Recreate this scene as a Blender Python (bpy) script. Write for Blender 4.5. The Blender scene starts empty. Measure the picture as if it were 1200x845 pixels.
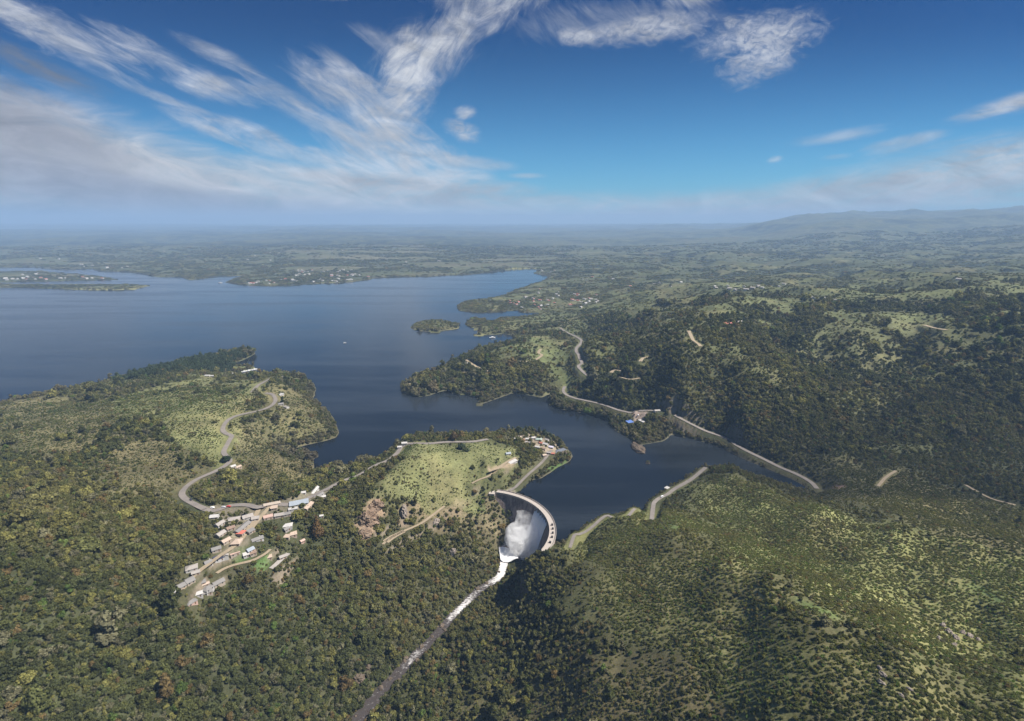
SKY_STR, SUN_E, EXPO, CLOUD_GAIN, SPRAY = .052, 4.6, 1.0, 9.6, .34
HAZE, HAZE_COL, HAZE_G = 9.5e-5, (.38, .56, .82, 1), .0
CLOUD_SHADE = [(860,525),(930,535),(1000,525),(1060,545),(1120,540),(1180,550),(1180,500),(1110,505)]
import bpy, bmesh, math, random
import numpy as np
from mathutils import Vector, Matrix
random.seed(11); RNG = np.random.default_rng(11)
sc = bpy.context.scene
COL = sc.collection
R = math.radians

# ------------------------------------------------------------------ camera
CAM_H, FPX, PITCH = 330.0, 600.0, R(15.0)
cp, sp_ = math.cos(PITCH), math.sin(PITCH)
cam = bpy.data.cameras.new('camera'); co = bpy.data.objects.new('camera', cam); COL.objects.link(co)
co.location = (0, 0, CAM_H); co.rotation_euler = (R(90) - PITCH, 0, 0)
cam.sensor_fit = 'HORIZONTAL'; cam.sensor_width = 36; cam.lens = 36 * FPX / 1200
cam.clip_start = 1; cam.clip_end = 200000
sc.camera = co

def ray(px, py):
    dx = (px - 600) / FPX; dy = (422.5 - py) / FPX
    return np.array([dx, cp + dy * sp_, -sp_ + dy * cp])
def unproj(px, py, z):                       # point of the photograph at height z -> place in the valley
    d = ray(px, py); t = (z - CAM_H) / d[2]
    return np.array([d[0] * t, d[1] * t, z])
def at_dist(px, py, Y):
    d = ray(px, py); t = Y / d[1]
    return np.array([d[0] * t, Y, CAM_H + d[2] * t])
def project(X, Y, Z):
    dz = Z - CAM_H; dep = Y * cp - dz * sp_; up = Y * sp_ + dz * cp
    dep = np.maximum(dep, 1e-3)
    return 600 + FPX * X / dep, 422.5 - FPX * up / dep, dep

# ------------------------------------------------------------------ numpy noise
def _hash(ix, iy, seed):
    h = (ix.astype(np.int64) * 374761393 + iy.astype(np.int64) * 668265263 + seed * 1442695041) & 0xFFFFFFFF
    h = ((h ^ (h >> 13)) * 1274126177) & 0xFFFFFFFF
    return ((h ^ (h >> 16)) & 0xFFFF) / 65535.0
def vnoise(x, y, seed=0):
    x = np.asarray(x, float); y = np.asarray(y, float)
    ix = np.floor(x); iy = np.floor(y); fx = x - ix; fy = y - iy
    fx = fx * fx * fx * (fx * (fx * 6 - 15) + 10); fy = fy * fy * fy * (fy * (fy * 6 - 15) + 10)
    a = _hash(ix, iy, seed); b = _hash(ix + 1, iy, seed); c = _hash(ix, iy + 1, seed); d = _hash(ix + 1, iy + 1, seed)
    return (a * (1 - fx) + b * fx) * (1 - fy) + (c * (1 - fx) + d * fx) * fy
def fbm(x, y, wl, oct=4, seed=0, gain=.5):   # -1..1
    s = 0; a = 1; n = 0
    for o in range(oct):
        s = s + a * (vnoise(x / wl + o * 17.3, y / wl - o * 9.1, seed + o) * 2 - 1); n += a; a *= gain; wl = wl / 2.03
    return s / n
def ridged(x, y, wl, oct=4, seed=0):         # 0..1, crests at 1
    s = 0; a = 1; n = 0
    for o in range(oct):
        s = s + a * (1 - np.abs(vnoise(x / wl + o * 7.7, y / wl + o * 3.1, seed + o) * 2 - 1)); n += a; a *= .5; wl = wl / 2.1
    return s / n
def sstep(a, b, x):
    t = np.clip((x - a) / (b - a), 0, 1); return t * t * (3 - 2 * t)

# ------------------------------------------------------------------ shorelines (photo points at lake level)
LAKE = [(-420, 312), (-100, 311), (0, 313), (33, 313), (75, 316), (110, 315), (117, 318), (147, 318.5), (165, 320.5), (183, 324.5), (215, 325), (222, 328), (236, 327), (250, 324),
 (290, 323), (278, 326), (263, 331), (285, 334), (320, 335.5), (345, 334.5), (367, 332.5), (400, 331.5), (430, 328), (442, 325.5), (470, 324.5), (500, 324), (530, 322.5), (555, 321.5), (575, 319),
 (600, 316), (625, 315), (632, 317.5), (625, 320.5), (645, 323.5), (635, 330), (612, 337), (600, 342), (592, 346), (570, 350), (545, 352.5), (536, 358), (537, 364),
 (560, 367), (590, 365.5), (602, 363), (614, 367), (640, 366), (612, 371), (585, 372), (576, 377), (566, 374), (552, 372.5), (545, 380), (560, 387), (558, 393), (575, 392.5), (590, 391), (605, 394),
 (600, 399), (580, 405), (555, 412), (535, 422), (510, 435), (487, 445), (470, 451), (471, 461), (487, 465.5), (502, 464), (516, 459), (527, 457), (532, 462), (548, 463), (558, 466), (561, 475), (573, 471),
 (585, 467), (600, 461), (615, 462), (635, 467), (645, 461), (642, 472), (650, 479), (665, 481), (690, 486), (710, 492.5), (722, 505), (735, 513), (745, 521), (747, 528), (752, 521), (765, 519), (775, 518),
 (782, 513), (785, 508), (800, 512), (830, 519), (850, 526), (870, 536), (885, 543), (900, 549), (920, 557), (940, 567), (957, 577), (948, 577), (930, 570), (900, 562), (870, 553), (845, 547), (828, 547),
 (815, 555), (800, 564), (782, 571), (770, 580), (763, 590), (755, 598), (735, 599), (715, 603), (695, 610), (678, 619), (662, 630), (652, 637), (651, 622), (645, 607), (632, 592), (617, 582), (604, 576.5),
 (606, 574.6), (613, 567), (621.5, 562), (633, 560.4), (643, 555), (651, 549), (666, 541), (671, 534), (667, 528), (658, 518), (640, 509), (620, 504.5), (600, 505.5), (580, 509), (560, 510), (520, 510), (490, 510),
 (478, 512), (465, 521), (455, 531), (440, 538), (425, 544), (410, 548), (395, 548), (380, 546), (371, 551), (365, 555), (367, 548), (369, 539), (361, 534), (345, 534), (328, 530.5), (339, 527), (361, 521), (380, 517),
 (394, 513), (397, 507), (392, 492), (384, 482), (374, 474), (367, 468), (371, 457), (362, 447), (352, 440.5), (330, 439), (300, 440), (276, 440), (268, 437), (285, 436), (300, 431.5), (297, 428.5), (280, 429), (268, 427),
 (280, 424), (299, 415), (297, 409.5), (280, 409.5), (258, 416), (240, 419), (215, 424), (190, 431), (160, 438), (130, 446), (110, 453), (90, 457), (60, 462), (30, 467), (0, 473), (-100, 488), (-420, 520)]
ISLES = [[(-420, 322), (0, 319), (45, 318.5), (80, 321), (110, 323), (137, 327.5), (80, 329.5), (40, 330), (0, 331), (-420, 334)],
         [(-420, 334.5), (0, 333.5), (60, 334), (120, 333.6), (174, 334.6), (160, 338.5), (128, 340.3), (82, 339.3), (0, 336.6), (-420, 338)],
         [(481, 384), (490, 377), (512, 374.5), (538, 379), (537, 385), (512, 389), (489, 388)],
         [(756.5, 541), (759, 539.5), (761.5, 541), (759, 545)]]
def world_poly(pts, z=0): return np.array([unproj(x, y, z)[:2] for x, y in pts])
W_LAKE = world_poly(LAKE); W_ISLES = [world_poly(p) for p in ISLES]

def seg_dist(X, Y, P, closed=True):
    d = np.full(X.shape, 1e18); n = len(P)
    for i in range(n if closed else n - 1):
        a = P[i]; b = P[(i + 1) % n]; e = b - a; L = max(e @ e, 1e-9)
        t = np.clip(((X - a[0]) * e[0] + (Y - a[1]) * e[1]) / L, 0, 1)
        d = np.minimum(d, (X - a[0] - t * e[0]) ** 2 + (Y - a[1] - t * e[1]) ** 2)
    return np.sqrt(d)
def inside(X, Y, P):
    r = np.zeros(X.shape, bool); n = len(P)
    for i in range(n):
        a = P[i]; b = P[(i + 1) % n]
        c = (a[1] > Y) != (b[1] > Y)
        if abs(b[1] - a[1]) > 1e-12:
            r ^= c & (X < (b[0] - a[0]) * (Y - a[1]) / (b[1] - a[1]) + a[0])
    return r

# ------------------------------------------------------------------ terrain control points (photo x, y, height)
CP = [(0,520,56),(100,525,62),(200,490,56),(232,466,50),(150,468,36),(60,492,40),(0,600,78),(0,700,84),(0,800,80),(0,845,76),(100,600,72),(100,700,58),(100,800,36),(200,620,52),(150,550,66),
 (215,575,45),(265,520,40),(290,540,26),(335,518,16),(265,490,47),(296,455,34),(330,448,22),(250,560,42),(250,598,46),(270,630,42),(230,670,36),(200,690,34),(300,650,33),(350,590,46),(330,562,30),(362,542,8),(385,500,12),(350,480,26),
 (400,575,26),(345,515,12),(400,650,12),(350,700,-2),(300,720,14),(350,780,-14),(250,780,18),(200,840,14),(420,740,-24),(480,700,-30),(530,650,-12),(120,440,6),(240,428,5),(280,412,4),
 (597,655,-50),(560,692,-53),(520,735,-55),(470,785,-58),(430,830,-60),(400,870,-62),(350,920,-65),
 (480,519,22),(520,519,20),(575,516,16),(520,545,42),(470,560,46),(440,575,42),(445,556,34),(560,540,32),(560,568,22),(450,620,24),(480,632,16),(520,605,12),(590,578,5),(545,620,-6),(570,640,-24),(590,610,-14),
 (630,520,10),(600,548,13),(655,532,4),(612,556,7),
 (648,642,4),(680,626,11),(720,604,17),(755,602,15),(740,612,26),(790,612,50),(850,645,70),(900,680,85),(960,715,95),(1050,762,101),(1200,835,100),(650,680,4),(700,690,22),(610,715,-32),(650,760,-2),(560,790,-40),(600,840,-30),
 (700,800,24),(800,800,51),(900,845,74),(500,830,-54),(1000,845,90),(750,680,34),(800,720,46),(870,740,67),
 (822,551,7),(795,573,6),(768,592,6),(860,549,26),(900,568,36),(960,594,48),(1050,622,58),(1130,642,66),(1200,666,74),(800,600,17),(850,605,22),(900,640,36),(970,660,47),(1060,700,58),(1150,745,70),(1200,760,84),
 (975,569,16),(1040,555,26),(1100,575,34),(1200,600,44),(1200,548,40),(1120,620,46),(950,558,8),(1000,540,18),(1100,520,28),(1200,500,42),(1010,500,30),
 (700,473,8),(850,514,8),(920,551,8),(746,487,9),(690,412,72),(760,393,104),(812,400,118),(870,422,102),(930,452,76),(985,490,42),(800,440,84),(800,472,46),(870,482,50),(740,450,50),(700,445,42),(660,458,10),(680,402,40),(690,437,38),(720,420,64),
 (622,398,42),(600,412,46),(640,440,26),(560,432,34),(520,441,18),(487,453,6),(652,420,34),
 (870,378,132),(950,385,112),(1050,385,118),(1100,385,132),(1200,384,150),(1100,440,78),(1000,440,66),(1200,440,92),(900,402,96),(950,420,70),(1150,480,58),(1060,410,90),(1000,400,104),(1080,470,56)]
CPY = [(620,358,3000-1000),(700,365,2300),(760,350,2600),(850,345,2800),(950,345,2700),(1100,345,2600),(1250,350,2500)]
CW = [unproj(*c) for c in CP]
for px, Y, z in [(700,2300,26),(640,2900,14),(800,2900,46),(900,2700,62),(1000,2700,76),(1200,2600,110),(1400,2400,120),(700,4200,40),(850,4200,70),(1000,4200,80),(1200,4000,120),(1400,4000,160),
                 (600,4200,22),(650,3600,16),(500,4000,24),(400,3600,14),(300,4200,24),(200,4600,20),(50,5200,24),(-200,5000,24),(-500,5000,30),
                 (0,8000,70),(200,8000,60),(400,8000,80),(600,8000,60),(750,8000,80),(900,7500,140),(1400,7500,330),
                 (0,15000,170),(200,16000,140),(400,15000,190),(600,15000,150),(740,15000,190),(800,15000,260),(-400,15000,260),
                 (100,30000,300),(400,30000,260),(700,30000,260),(950,30000,300),(1200,30000,350),(-500,30000,260),(1600,30000,350),
                 (830,14000,190),(1600,10000,560),(1100,16000,420),(1300,16000,420)]:
    d = ray(px, 262); t = Y / d[1]; CW.append(np.array([d[0] * t, Y, z]))
for px, py, Y in [(860,271,10000),(910,260,10000),(960,253,10000),(1000,250,10000),(1080,249,10000),(1140,247,10000),(1200,244,10000),(1300,241,10000),(1000,270,7000),(1100,271,6800),(1200,264,6800),(800,276,9000)]:
    CW.append(at_dist(px, py, Y))
# behind and beside the view, so that the land goes on
for X, Y, z in [(-600,100,70),(-250,100,20),(-60,150,-66),(60,120,-20),(250,100,40),(600,100,90),(-900,500,110),(-1500,800,90),(900,300,100),(1400,600,110),(1800,1200,120),(2600,2000,150)]:
    CW.append(np.array([X, Y, z], float))
CW = np.array(CW)
shore = np.concatenate([W_LAKE[::2]] + W_ISLES[:3])
dam_excl = (shore[:, 1] < 600) & (shore[:, 0] > 0) & (shore[:, 0] < 55) & (shore[:, 1] > 470)
shore = shore[~dam_excl]
CWall = np.vstack([CW, np.c_[shore, np.full(len(shore), 1.0)]])
def warp(X, Y): return X / (Y + 150) * 640, np.log(Y + 100) * 230
MQ = 12.0
s_, t_ = warp(CWall[:, 0], CWall[:, 1])
D_ = np.sqrt((s_[:, None] - s_) ** 2 + (t_[:, None] - t_) ** 2 + MQ ** 2)
A_ = np.zeros((len(s_) + 1,) * 2); A_[:-1, :-1] = D_ - np.eye(len(s_)) * 1.5; A_[-1, :-1] = 1; A_[:-1, -1] = 1
wts = np.linalg.solve(A_, np.r_[CWall[:, 2], 0])
def rbf(X, Y):
    s, t = warp(X, Y); out = np.full(s.shape, wts[-1])
    for i in range(len(s_)):
        out = out + wts[i] * np.sqrt((s - s_[i]) ** 2 + (t - t_[i]) ** 2 + MQ ** 2)
    return out

# ------------------------------------------------------------------ grid
NR, NC = 1000, 960
YMIN, YMAX, AMAX = 70.0, 30000.0, 1.45
T0, T1 = math.log(YMIN + 100), math.log(YMAX + 100)
class Grid:
    def __init__(s, nr, nc):
        s.nr, s.nc = nr, nc
        s.Y1 = np.exp(np.linspace(T0, T1, nr)) - 100; s.A1 = np.linspace(-AMAX, AMAX, nc)
        s.Y = np.repeat(s.Y1[:, None], nc, 1); s.X = s.A1[None, :] * (s.Y + 150)
    def sample(s, F, X, Y):
        X = np.asarray(X, float); Y = np.maximum(np.asarray(Y, float), YMIN)
        r = np.clip((np.log(Y + 100) - T0) / (T1 - T0) * (s.nr - 1), 0, s.nr - 1.001)
        c = np.clip((X / (Y + 150) + AMAX) / (2 * AMAX) * (s.nc - 1), 0, s.nc - 1.001)
        i = r.astype(int); j = c.astype(int); fr = r - i; fc = c - j
        return (F[i, j] * (1 - fc) + F[i, j + 1] * fc) * (1 - fr) + (F[i + 1, j] * (1 - fc) + F[i + 1, j + 1] * fc) * fr
G = Grid(NR, NC); GH = Grid(500, 480)
rbf_h = rbf(GH.X, GH.Y)
d_main = seg_dist(GH.X, GH.Y, W_LAKE); in_water = inside(GH.X, GH.Y, W_LAKE)
sdh = np.where(in_water, -d_main, d_main)
for P in W_ISLES:
    d = seg_dist(GH.X, GH.Y, P); i_ = inside(GH.X, GH.Y, P); sdh = np.maximum(sdh, np.where(i_, d, -d))
X, Y = G.X, G.Y
dist = np.sqrt(X ** 2 + Y ** 2)
SD = GH.sample(sdh, X, Y)
SD = SD + fbm(X, Y, 60, 3, 5) * np.minimum(7, dist * .0035) * sstep(700, 900, Y) + fbm(X, Y, 26, 2, 8) * 2.0
base = GH.sample(rbf_h, X, Y)
# river
RIV = [(591,655,-46.6),(589,665,-48.2),(585,676,-49.5),(572,685,-50.5),(556,696,-52),(540,712,-53),(522,731,-54),(508,747,-55),(490,765,-56),(472,783,-57),(456,800,-58),(441,816,-59),(427,834,-60),(410,856,-61),(385,890,-62),(345,940,-64)]
W_RIV = np.array([unproj(*c) for c in RIV])
W_RIV = np.vstack([[[22, 524, -46.5], [4, 522, -46.5]], W_RIV, [[-190, 120, -68]], [[-240, 0, -70]]])
def river_near(X, Y):
    ds, zs = [], []
    for i in range(len(W_RIV) - 1):
        a = W_RIV[i]; b = W_RIV[i + 1]; e = (b - a)[:2]; L = e @ e
        t = np.clip(((X - a[0]) * e[0] + (Y - a[1]) * e[1]) / L, 0, 1)
        ds.append(np.sqrt((X - a[0] - t * e[0]) ** 2 + (Y - a[1] - t * e[1]) ** 2)); zs.append(a[2] + t * (b[2] - a[2]))
    d = np.min(ds, 0); sw = 0; sz = 0
    for q, z in zip(ds, zs):
        w = np.exp(-(q - d) / 20.0); sw = sw + w; sz = sz + w * z
    return d, sz / sw
land = base
amp = sstep(0, 80, SD)
far = sstep(900, 2500, dist); vfar = sstep(3000, 9000, dist)
land = land + amp * (1 - far) * (fbm(X, Y, 150, 4, 21) * 6.5 + (ridged(X, Y, 90, 3, 31) - .6) * 7)
land = land + amp * far * (1 - vfar) * ((ridged(X + .4 * Y, Y, 430, 4, 41) - .55) * 92 + fbm(X, Y, 300, 4, 44) * 10) * sstep(10, 70, base)
land = land + amp * vfar * ((ridged(X, Y, 1700, 5, 51) - .6) * 210) * (.5 + .5 * sstep(80, 260, base))
midhill = sstep(60, 200, SD) * sstep(1000, 1300, Y) * sstep(80, 300, X)
spurs = sstep(60, 200, SD) * sstep(60, 160, X) * sstep(760, 640, Y)
land = land + spurs * ((ridged(X * .8 + .6 * Y, Y * .8 - .6 * X, 150, 4, 63) - .6) * 11)
land = land + midhill * (1 - far) * (ridged(X + .35 * Y, Y, 230, 4, 61) - .6) * 58
rd, rz = river_near(X, Y)
gorge = sstep(300, 90, rd) * sstep(660, 600, Y)
land = .5 * (land + np.sqrt(land ** 2 + 16)) * (1 - gorge) + (base + fbm(X, Y, 60, 3, 71) * 4 + (ridged(X, Y, 90, 3, 31) - .6) * 7) * gorge
H = np.where(SD > 0, land * sstep(-6, 34, SD) + np.minimum(SD * .35, 1.6), np.maximum(SD * .3, -14))
slope = .72 + .5 * sstep(478, 505, Y) * sstep(-45, -10, X) + .1 * fbm(X, Y, 50, 2, 77)
carve = rz - 1.2 + np.maximum(rd - 7.5, 0) * slope + sstep(4, 20, rd) * fbm(X, Y, 22, 3, 75) * 2
kk = 6.0; hh = np.clip(.5 + .5 * (carve - H) / kk, 0, 1)
cut = (carve * (1 - hh) + H * hh) - kk * hh * (1 - hh)
H = H + (cut - H) * sstep(660, 620, Y)
nzz = fbm(X, Y, 14, 3, 79)
pool_d = np.hypot((X - 10) / 1.1, Y - 523)
H = np.minimum(H, -46 + np.maximum(0, pool_d - 22) * 1.1)

for ax, ay, ar, az in [(50, 456, 24, 6.5), (64, 452, 26, 9), (-26, 590, 14, 4.5), (38, 448, 18, 3)]:   # hillside the dam is keyed into
    q = np.hypot(X - ax, Y - ay) / ar; H = np.where(q < 1.6, np.maximum(H, az - 9 * q * q + 1.2 * nzz), H)

def height(X, Y): return G.sample(H, X, Y)
def ground(px, py, lift=0.0):                 # the first ground a ray of the photograph meets
    d = ray(px, py); t = 60.0; last = t
    while t < 40000:
        p = d * t
        if p[1] > YMIN and CAM_H + p[2] < float(height(p[0], p[1])) + lift: break
        last = t; t *= 1.012
    lo, hi = last, t
    for _ in range(22):
        m = .5 * (lo + hi); p = d * m
        if CAM_H + p[2] < float(height(p[0], p[1])) + lift: hi = m
        else: lo = m
    p = d * hi
    return np.array([p[0], p[1], float(height(p[0], p[1]))])
# ------------------------------------------------------------------ mesh + material helpers
def link(o, parent=None):
    COL.objects.link(o)
    if parent is not None: o.parent = parent
    return o
def mesh_obj(name, V, F, mat=None, parent=None, smooth=False):
    me = bpy.data.meshes.new(name); me.from_pydata([tuple(map(float, v)) for v in V], [], F); me.update()
    if mat: me.materials.append(mat)
    if smooth: me.shade_smooth()
    return link(bpy.data.objects.new(name, me), parent)
def grid_mesh(name, V, idx, mat):             # numpy quads
    me = bpy.data.meshes.new(name); n = len(idx)
    me.vertices.add(len(V)); me.vertices.foreach_set('co', np.ascontiguousarray(V, np.float32).ravel())
    me.loops.add(n * 4); me.loops.foreach_set('vertex_index', np.ascontiguousarray(idx, np.int32).ravel())
    me.polygons.add(n); me.polygons.foreach_set('loop_start', np.arange(0, n * 4, 4, dtype=np.int32))
    me.update(calc_edges=True); me.validate(); me.materials.append(mat); me.shade_smooth()
    return link(bpy.data.objects.new(name, me))
def tag(o, label=None, cat=None, group=None, kind=None):
    if label: o['label'] = label
    if cat: o['category'] = cat
    if group: o['group'] = group
    if kind: o['kind'] = kind
    return o
def empty(name, loc, rz=0.0):
    o = bpy.data.objects.new(name, None); o.empty_display_size = 1; link(o); o.location = tuple(map(float, loc)); o.rotation_euler = (0, 0, rz); return o
class MB:
    def __init__(s): s.V = []; s.F = []
    def add(s, V, F):
        b = len(s.V); s.V += [tuple(map(float, v)) for v in V]; s.F += [tuple(i + b for i in f) for f in F]; return s
    def box(s, x0, x1, y0, y1, z0, z1):
        return s.add([(x0,y0,z0),(x1,y0,z0),(x1,y1,z0),(x0,y1,z0),(x0,y0,z1),(x1,y0,z1),(x1,y1,z1),(x0,y1,z1)],
                     [(3,2,1,0),(4,5,6,7),(0,1,5,4),(1,2,6,5),(2,3,7,6),(3,0,4,7)])
    def prism(s, prof, x0, x1):               # profile in (y, z), run along x
        n = len(prof); V = [(x0, y, z) for y, z in prof] + [(x1, y, z) for y, z in prof]
        F = [tuple(range(n - 1, -1, -1)), tuple(range(n, 2 * n))] + [(i, (i + 1) % n, n + (i + 1) % n, n + i) for i in range(n)]
        return s.add(V, F)
    def tube(s, pts, rad, n=7):
        b = len(s.V)
        for k, (p, r) in enumerate(zip(pts, rad)):
            p = Vector(p); d = Vector(pts[min(k + 1, len(pts) - 1)]) - Vector(pts[max(k - 1, 0)]); d.normalize()
            u = d.orthogonal().normalized(); w = d.cross(u)
            for i in range(n):
                a = 2 * math.pi * i / n; s.V.append(tuple(p + (u * math.cos(a) + w * math.sin(a)) * r))
        for k in range(len(pts) - 1):
            for i in range(n):
                s.F.append((b + k*n + i, b + k*n + (i+1) % n, b + (k+1)*n + (i+1) % n, b + (k+1)*n + i))
        s.F.append(tuple(b + i for i in range(n))[::-1]); s.F.append(tuple(b + (len(pts)-1)*n + i for i in range(n)))
        return s
    def obj(s, name, mat, parent=None, smooth=False): return mesh_obj(name, s.V, s.F, mat, parent, smooth)
    def mesh(s, name, mat):
        me = bpy.data.meshes.new(name); me.from_pydata(s.V, [], s.F); me.update(); me.materials.append(mat); return me

class NT:
    def __init__(s, tree): s.t = tree; tree.nodes.clear()
    def n(s, kind, **kw):
        nd = s.t.nodes.new(kind); ins = kw.pop('ins', {})
        for k, v in kw.items(): setattr(nd, k, v)
        for k, v in ins.items(): s.set(nd.inputs[k], v)
        return nd
    def set(s, sock, v):
        if isinstance(v, bpy.types.NodeSocket): s.t.links.new(v, sock)
        elif isinstance(v, bpy.types.Node): s.t.links.new(v.outputs[0], sock)
        else: sock.default_value = v
    def math(s, op, a, b=0.0, c=None, clamp=False):
        nd = s.n('ShaderNodeMath', operation=op, use_clamp=clamp); s.set(nd.inputs[0], a); s.set(nd.inputs[1], b)
        if c is not None: s.set(nd.inputs[2], c)
        return nd.outputs[0]
    def mix(s, f, a, b, blend='MIX'):
        nd = s.n('ShaderNodeMix', data_type='RGBA', blend_type=blend); s.set(nd.inputs[0], f); s.set(nd.inputs[6], a); s.set(nd.inputs[7], b); return nd.outputs[2]
    def noise(s, vec, scale, detail=4, rough=.55, dist=0.0):
        nd = s.n('ShaderNodeTexNoise'); s.set(nd.inputs['Vector'], vec); s.set(nd.inputs['Scale'], scale); nd.inputs['Detail'].default_value = detail
        nd.inputs['Roughness'].default_value = rough; nd.inputs['Distortion'].default_value = dist; return nd.outputs[0]
    def ramp(s, v, a, b, lo=0.0, hi=1.0, smooth=True):
        nd = s.n('ShaderNodeMapRange', interpolation_type='SMOOTHSTEP' if smooth else 'LINEAR'); s.set(nd.inputs[0], v)
        nd.inputs[1].default_value = a; nd.inputs[2].default_value = b; nd.inputs[3].default_value = lo; nd.inputs[4].default_value = hi; return nd.outputs[0]
    def mapping(s, vec, loc=(0,0,0), rot=(0,0,0), scale=(1,1,1), kind='POINT'):
        nd = s.n('ShaderNodeMapping', vector_type=kind); s.set(nd.inputs[0], vec)
        nd.inputs[1].default_value = loc; nd.inputs[2].default_value = rot; nd.inputs[3].default_value = scale; return nd.outputs[0]
def c4(c): return (c[0], c[1], c[2], 1.0)
def new_mat(name):
    m = bpy.data.materials.new(name); m.use_nodes = True; return m, NT(m.node_tree)
def surf(nt, col, rough=.9, bump=None, bstr=.3, bdist=1.0, spec=.3, **kw):
    b = nt.n('ShaderNodeBsdfPrincipled'); nt.set(b.inputs['Base Color'], col); nt.set(b.inputs['Roughness'], rough); b.inputs['Specular IOR Level'].default_value = spec
    for k, v in kw.items(): nt.set(b.inputs[k], v)
    if bump is not None:
        bn = nt.n('ShaderNodeBump'); bn.inputs['Strength'].default_value = bstr; bn.inputs['Distance'].default_value = bdist; nt.set(bn.inputs['Height'], bump); nt.set(b.inputs['Normal'], bn)
    o = nt.n('ShaderNodeOutputMaterial'); nt.set(o.inputs[0], b); return b
_mc = {}
def plain(name, col, rough=.85, var=.25, scale=1.2, spec=.3, metallic=0.0):   # weathered plain surface
    key = (name, tuple(col))
    if key in _mc: return _mc[key]
    m, nt = new_mat(name); g = nt.n('ShaderNodeNewGeometry').outputs['Position']
    n1 = nt.noise(g, scale, 5, .6); n2 = nt.noise(nt.mapping(g, scale=(1, 1, .25)), scale * .35, 3)
    f = nt.math('ADD', nt.math('MULTIPLY', n1, var), nt.math('MULTIPLY_ADD', n2, var, 1 - var))
    c = nt.mix(1.0, c4(col), nt.n('ShaderNodeCombineColor', ins={0: f, 1: f, 2: f}).outputs[0], 'MULTIPLY')
    surf(nt, c, rough, n1, .2, .2, spec, Metallic=metallic); _mc[key] = m; return m

# ------------------------------------------------------------------ roads (photo paths -> valley)
def path3(pts):
    P = []
    for p in pts:
        q = ground(p[0], p[1], -0.5)
        P.append(q)
    return np.array(P)
def smooth_path(P, step=4.0, win=9):
    out = []
    n = len(P)
    for i in range(n - 1):
        p0 = P[max(i-1, 0)]; p1 = P[i]; p2 = P[i+1]; p3 = P[min(i+2, n-1)]
        k = max(2, int(np.linalg.norm((p2 - p1)[:2]) / step))
        for j in range(k):
            t = j / k
            out.append(.5 * ((2*p1) + (-p0+p2)*t + (2*p0-5*p1+4*p2-p3)*t*t + (-p0+3*p1-3*p2+p3)*t**3))
    out.append(P[-1]); Q = np.array(out)
    Q[:, 2] = height(Q[:, 0], Q[:, 1])
    pad = np.pad(Q[:, 2], (win, win), mode='edge'); k = np.ones(2*win+1) / (2*win+1)
    Q[:, 2] = np.convolve(pad, k, mode='valid'); Q[:, 2] = np.maximum(Q[:, 2], 1.6)
    return Q
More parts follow.
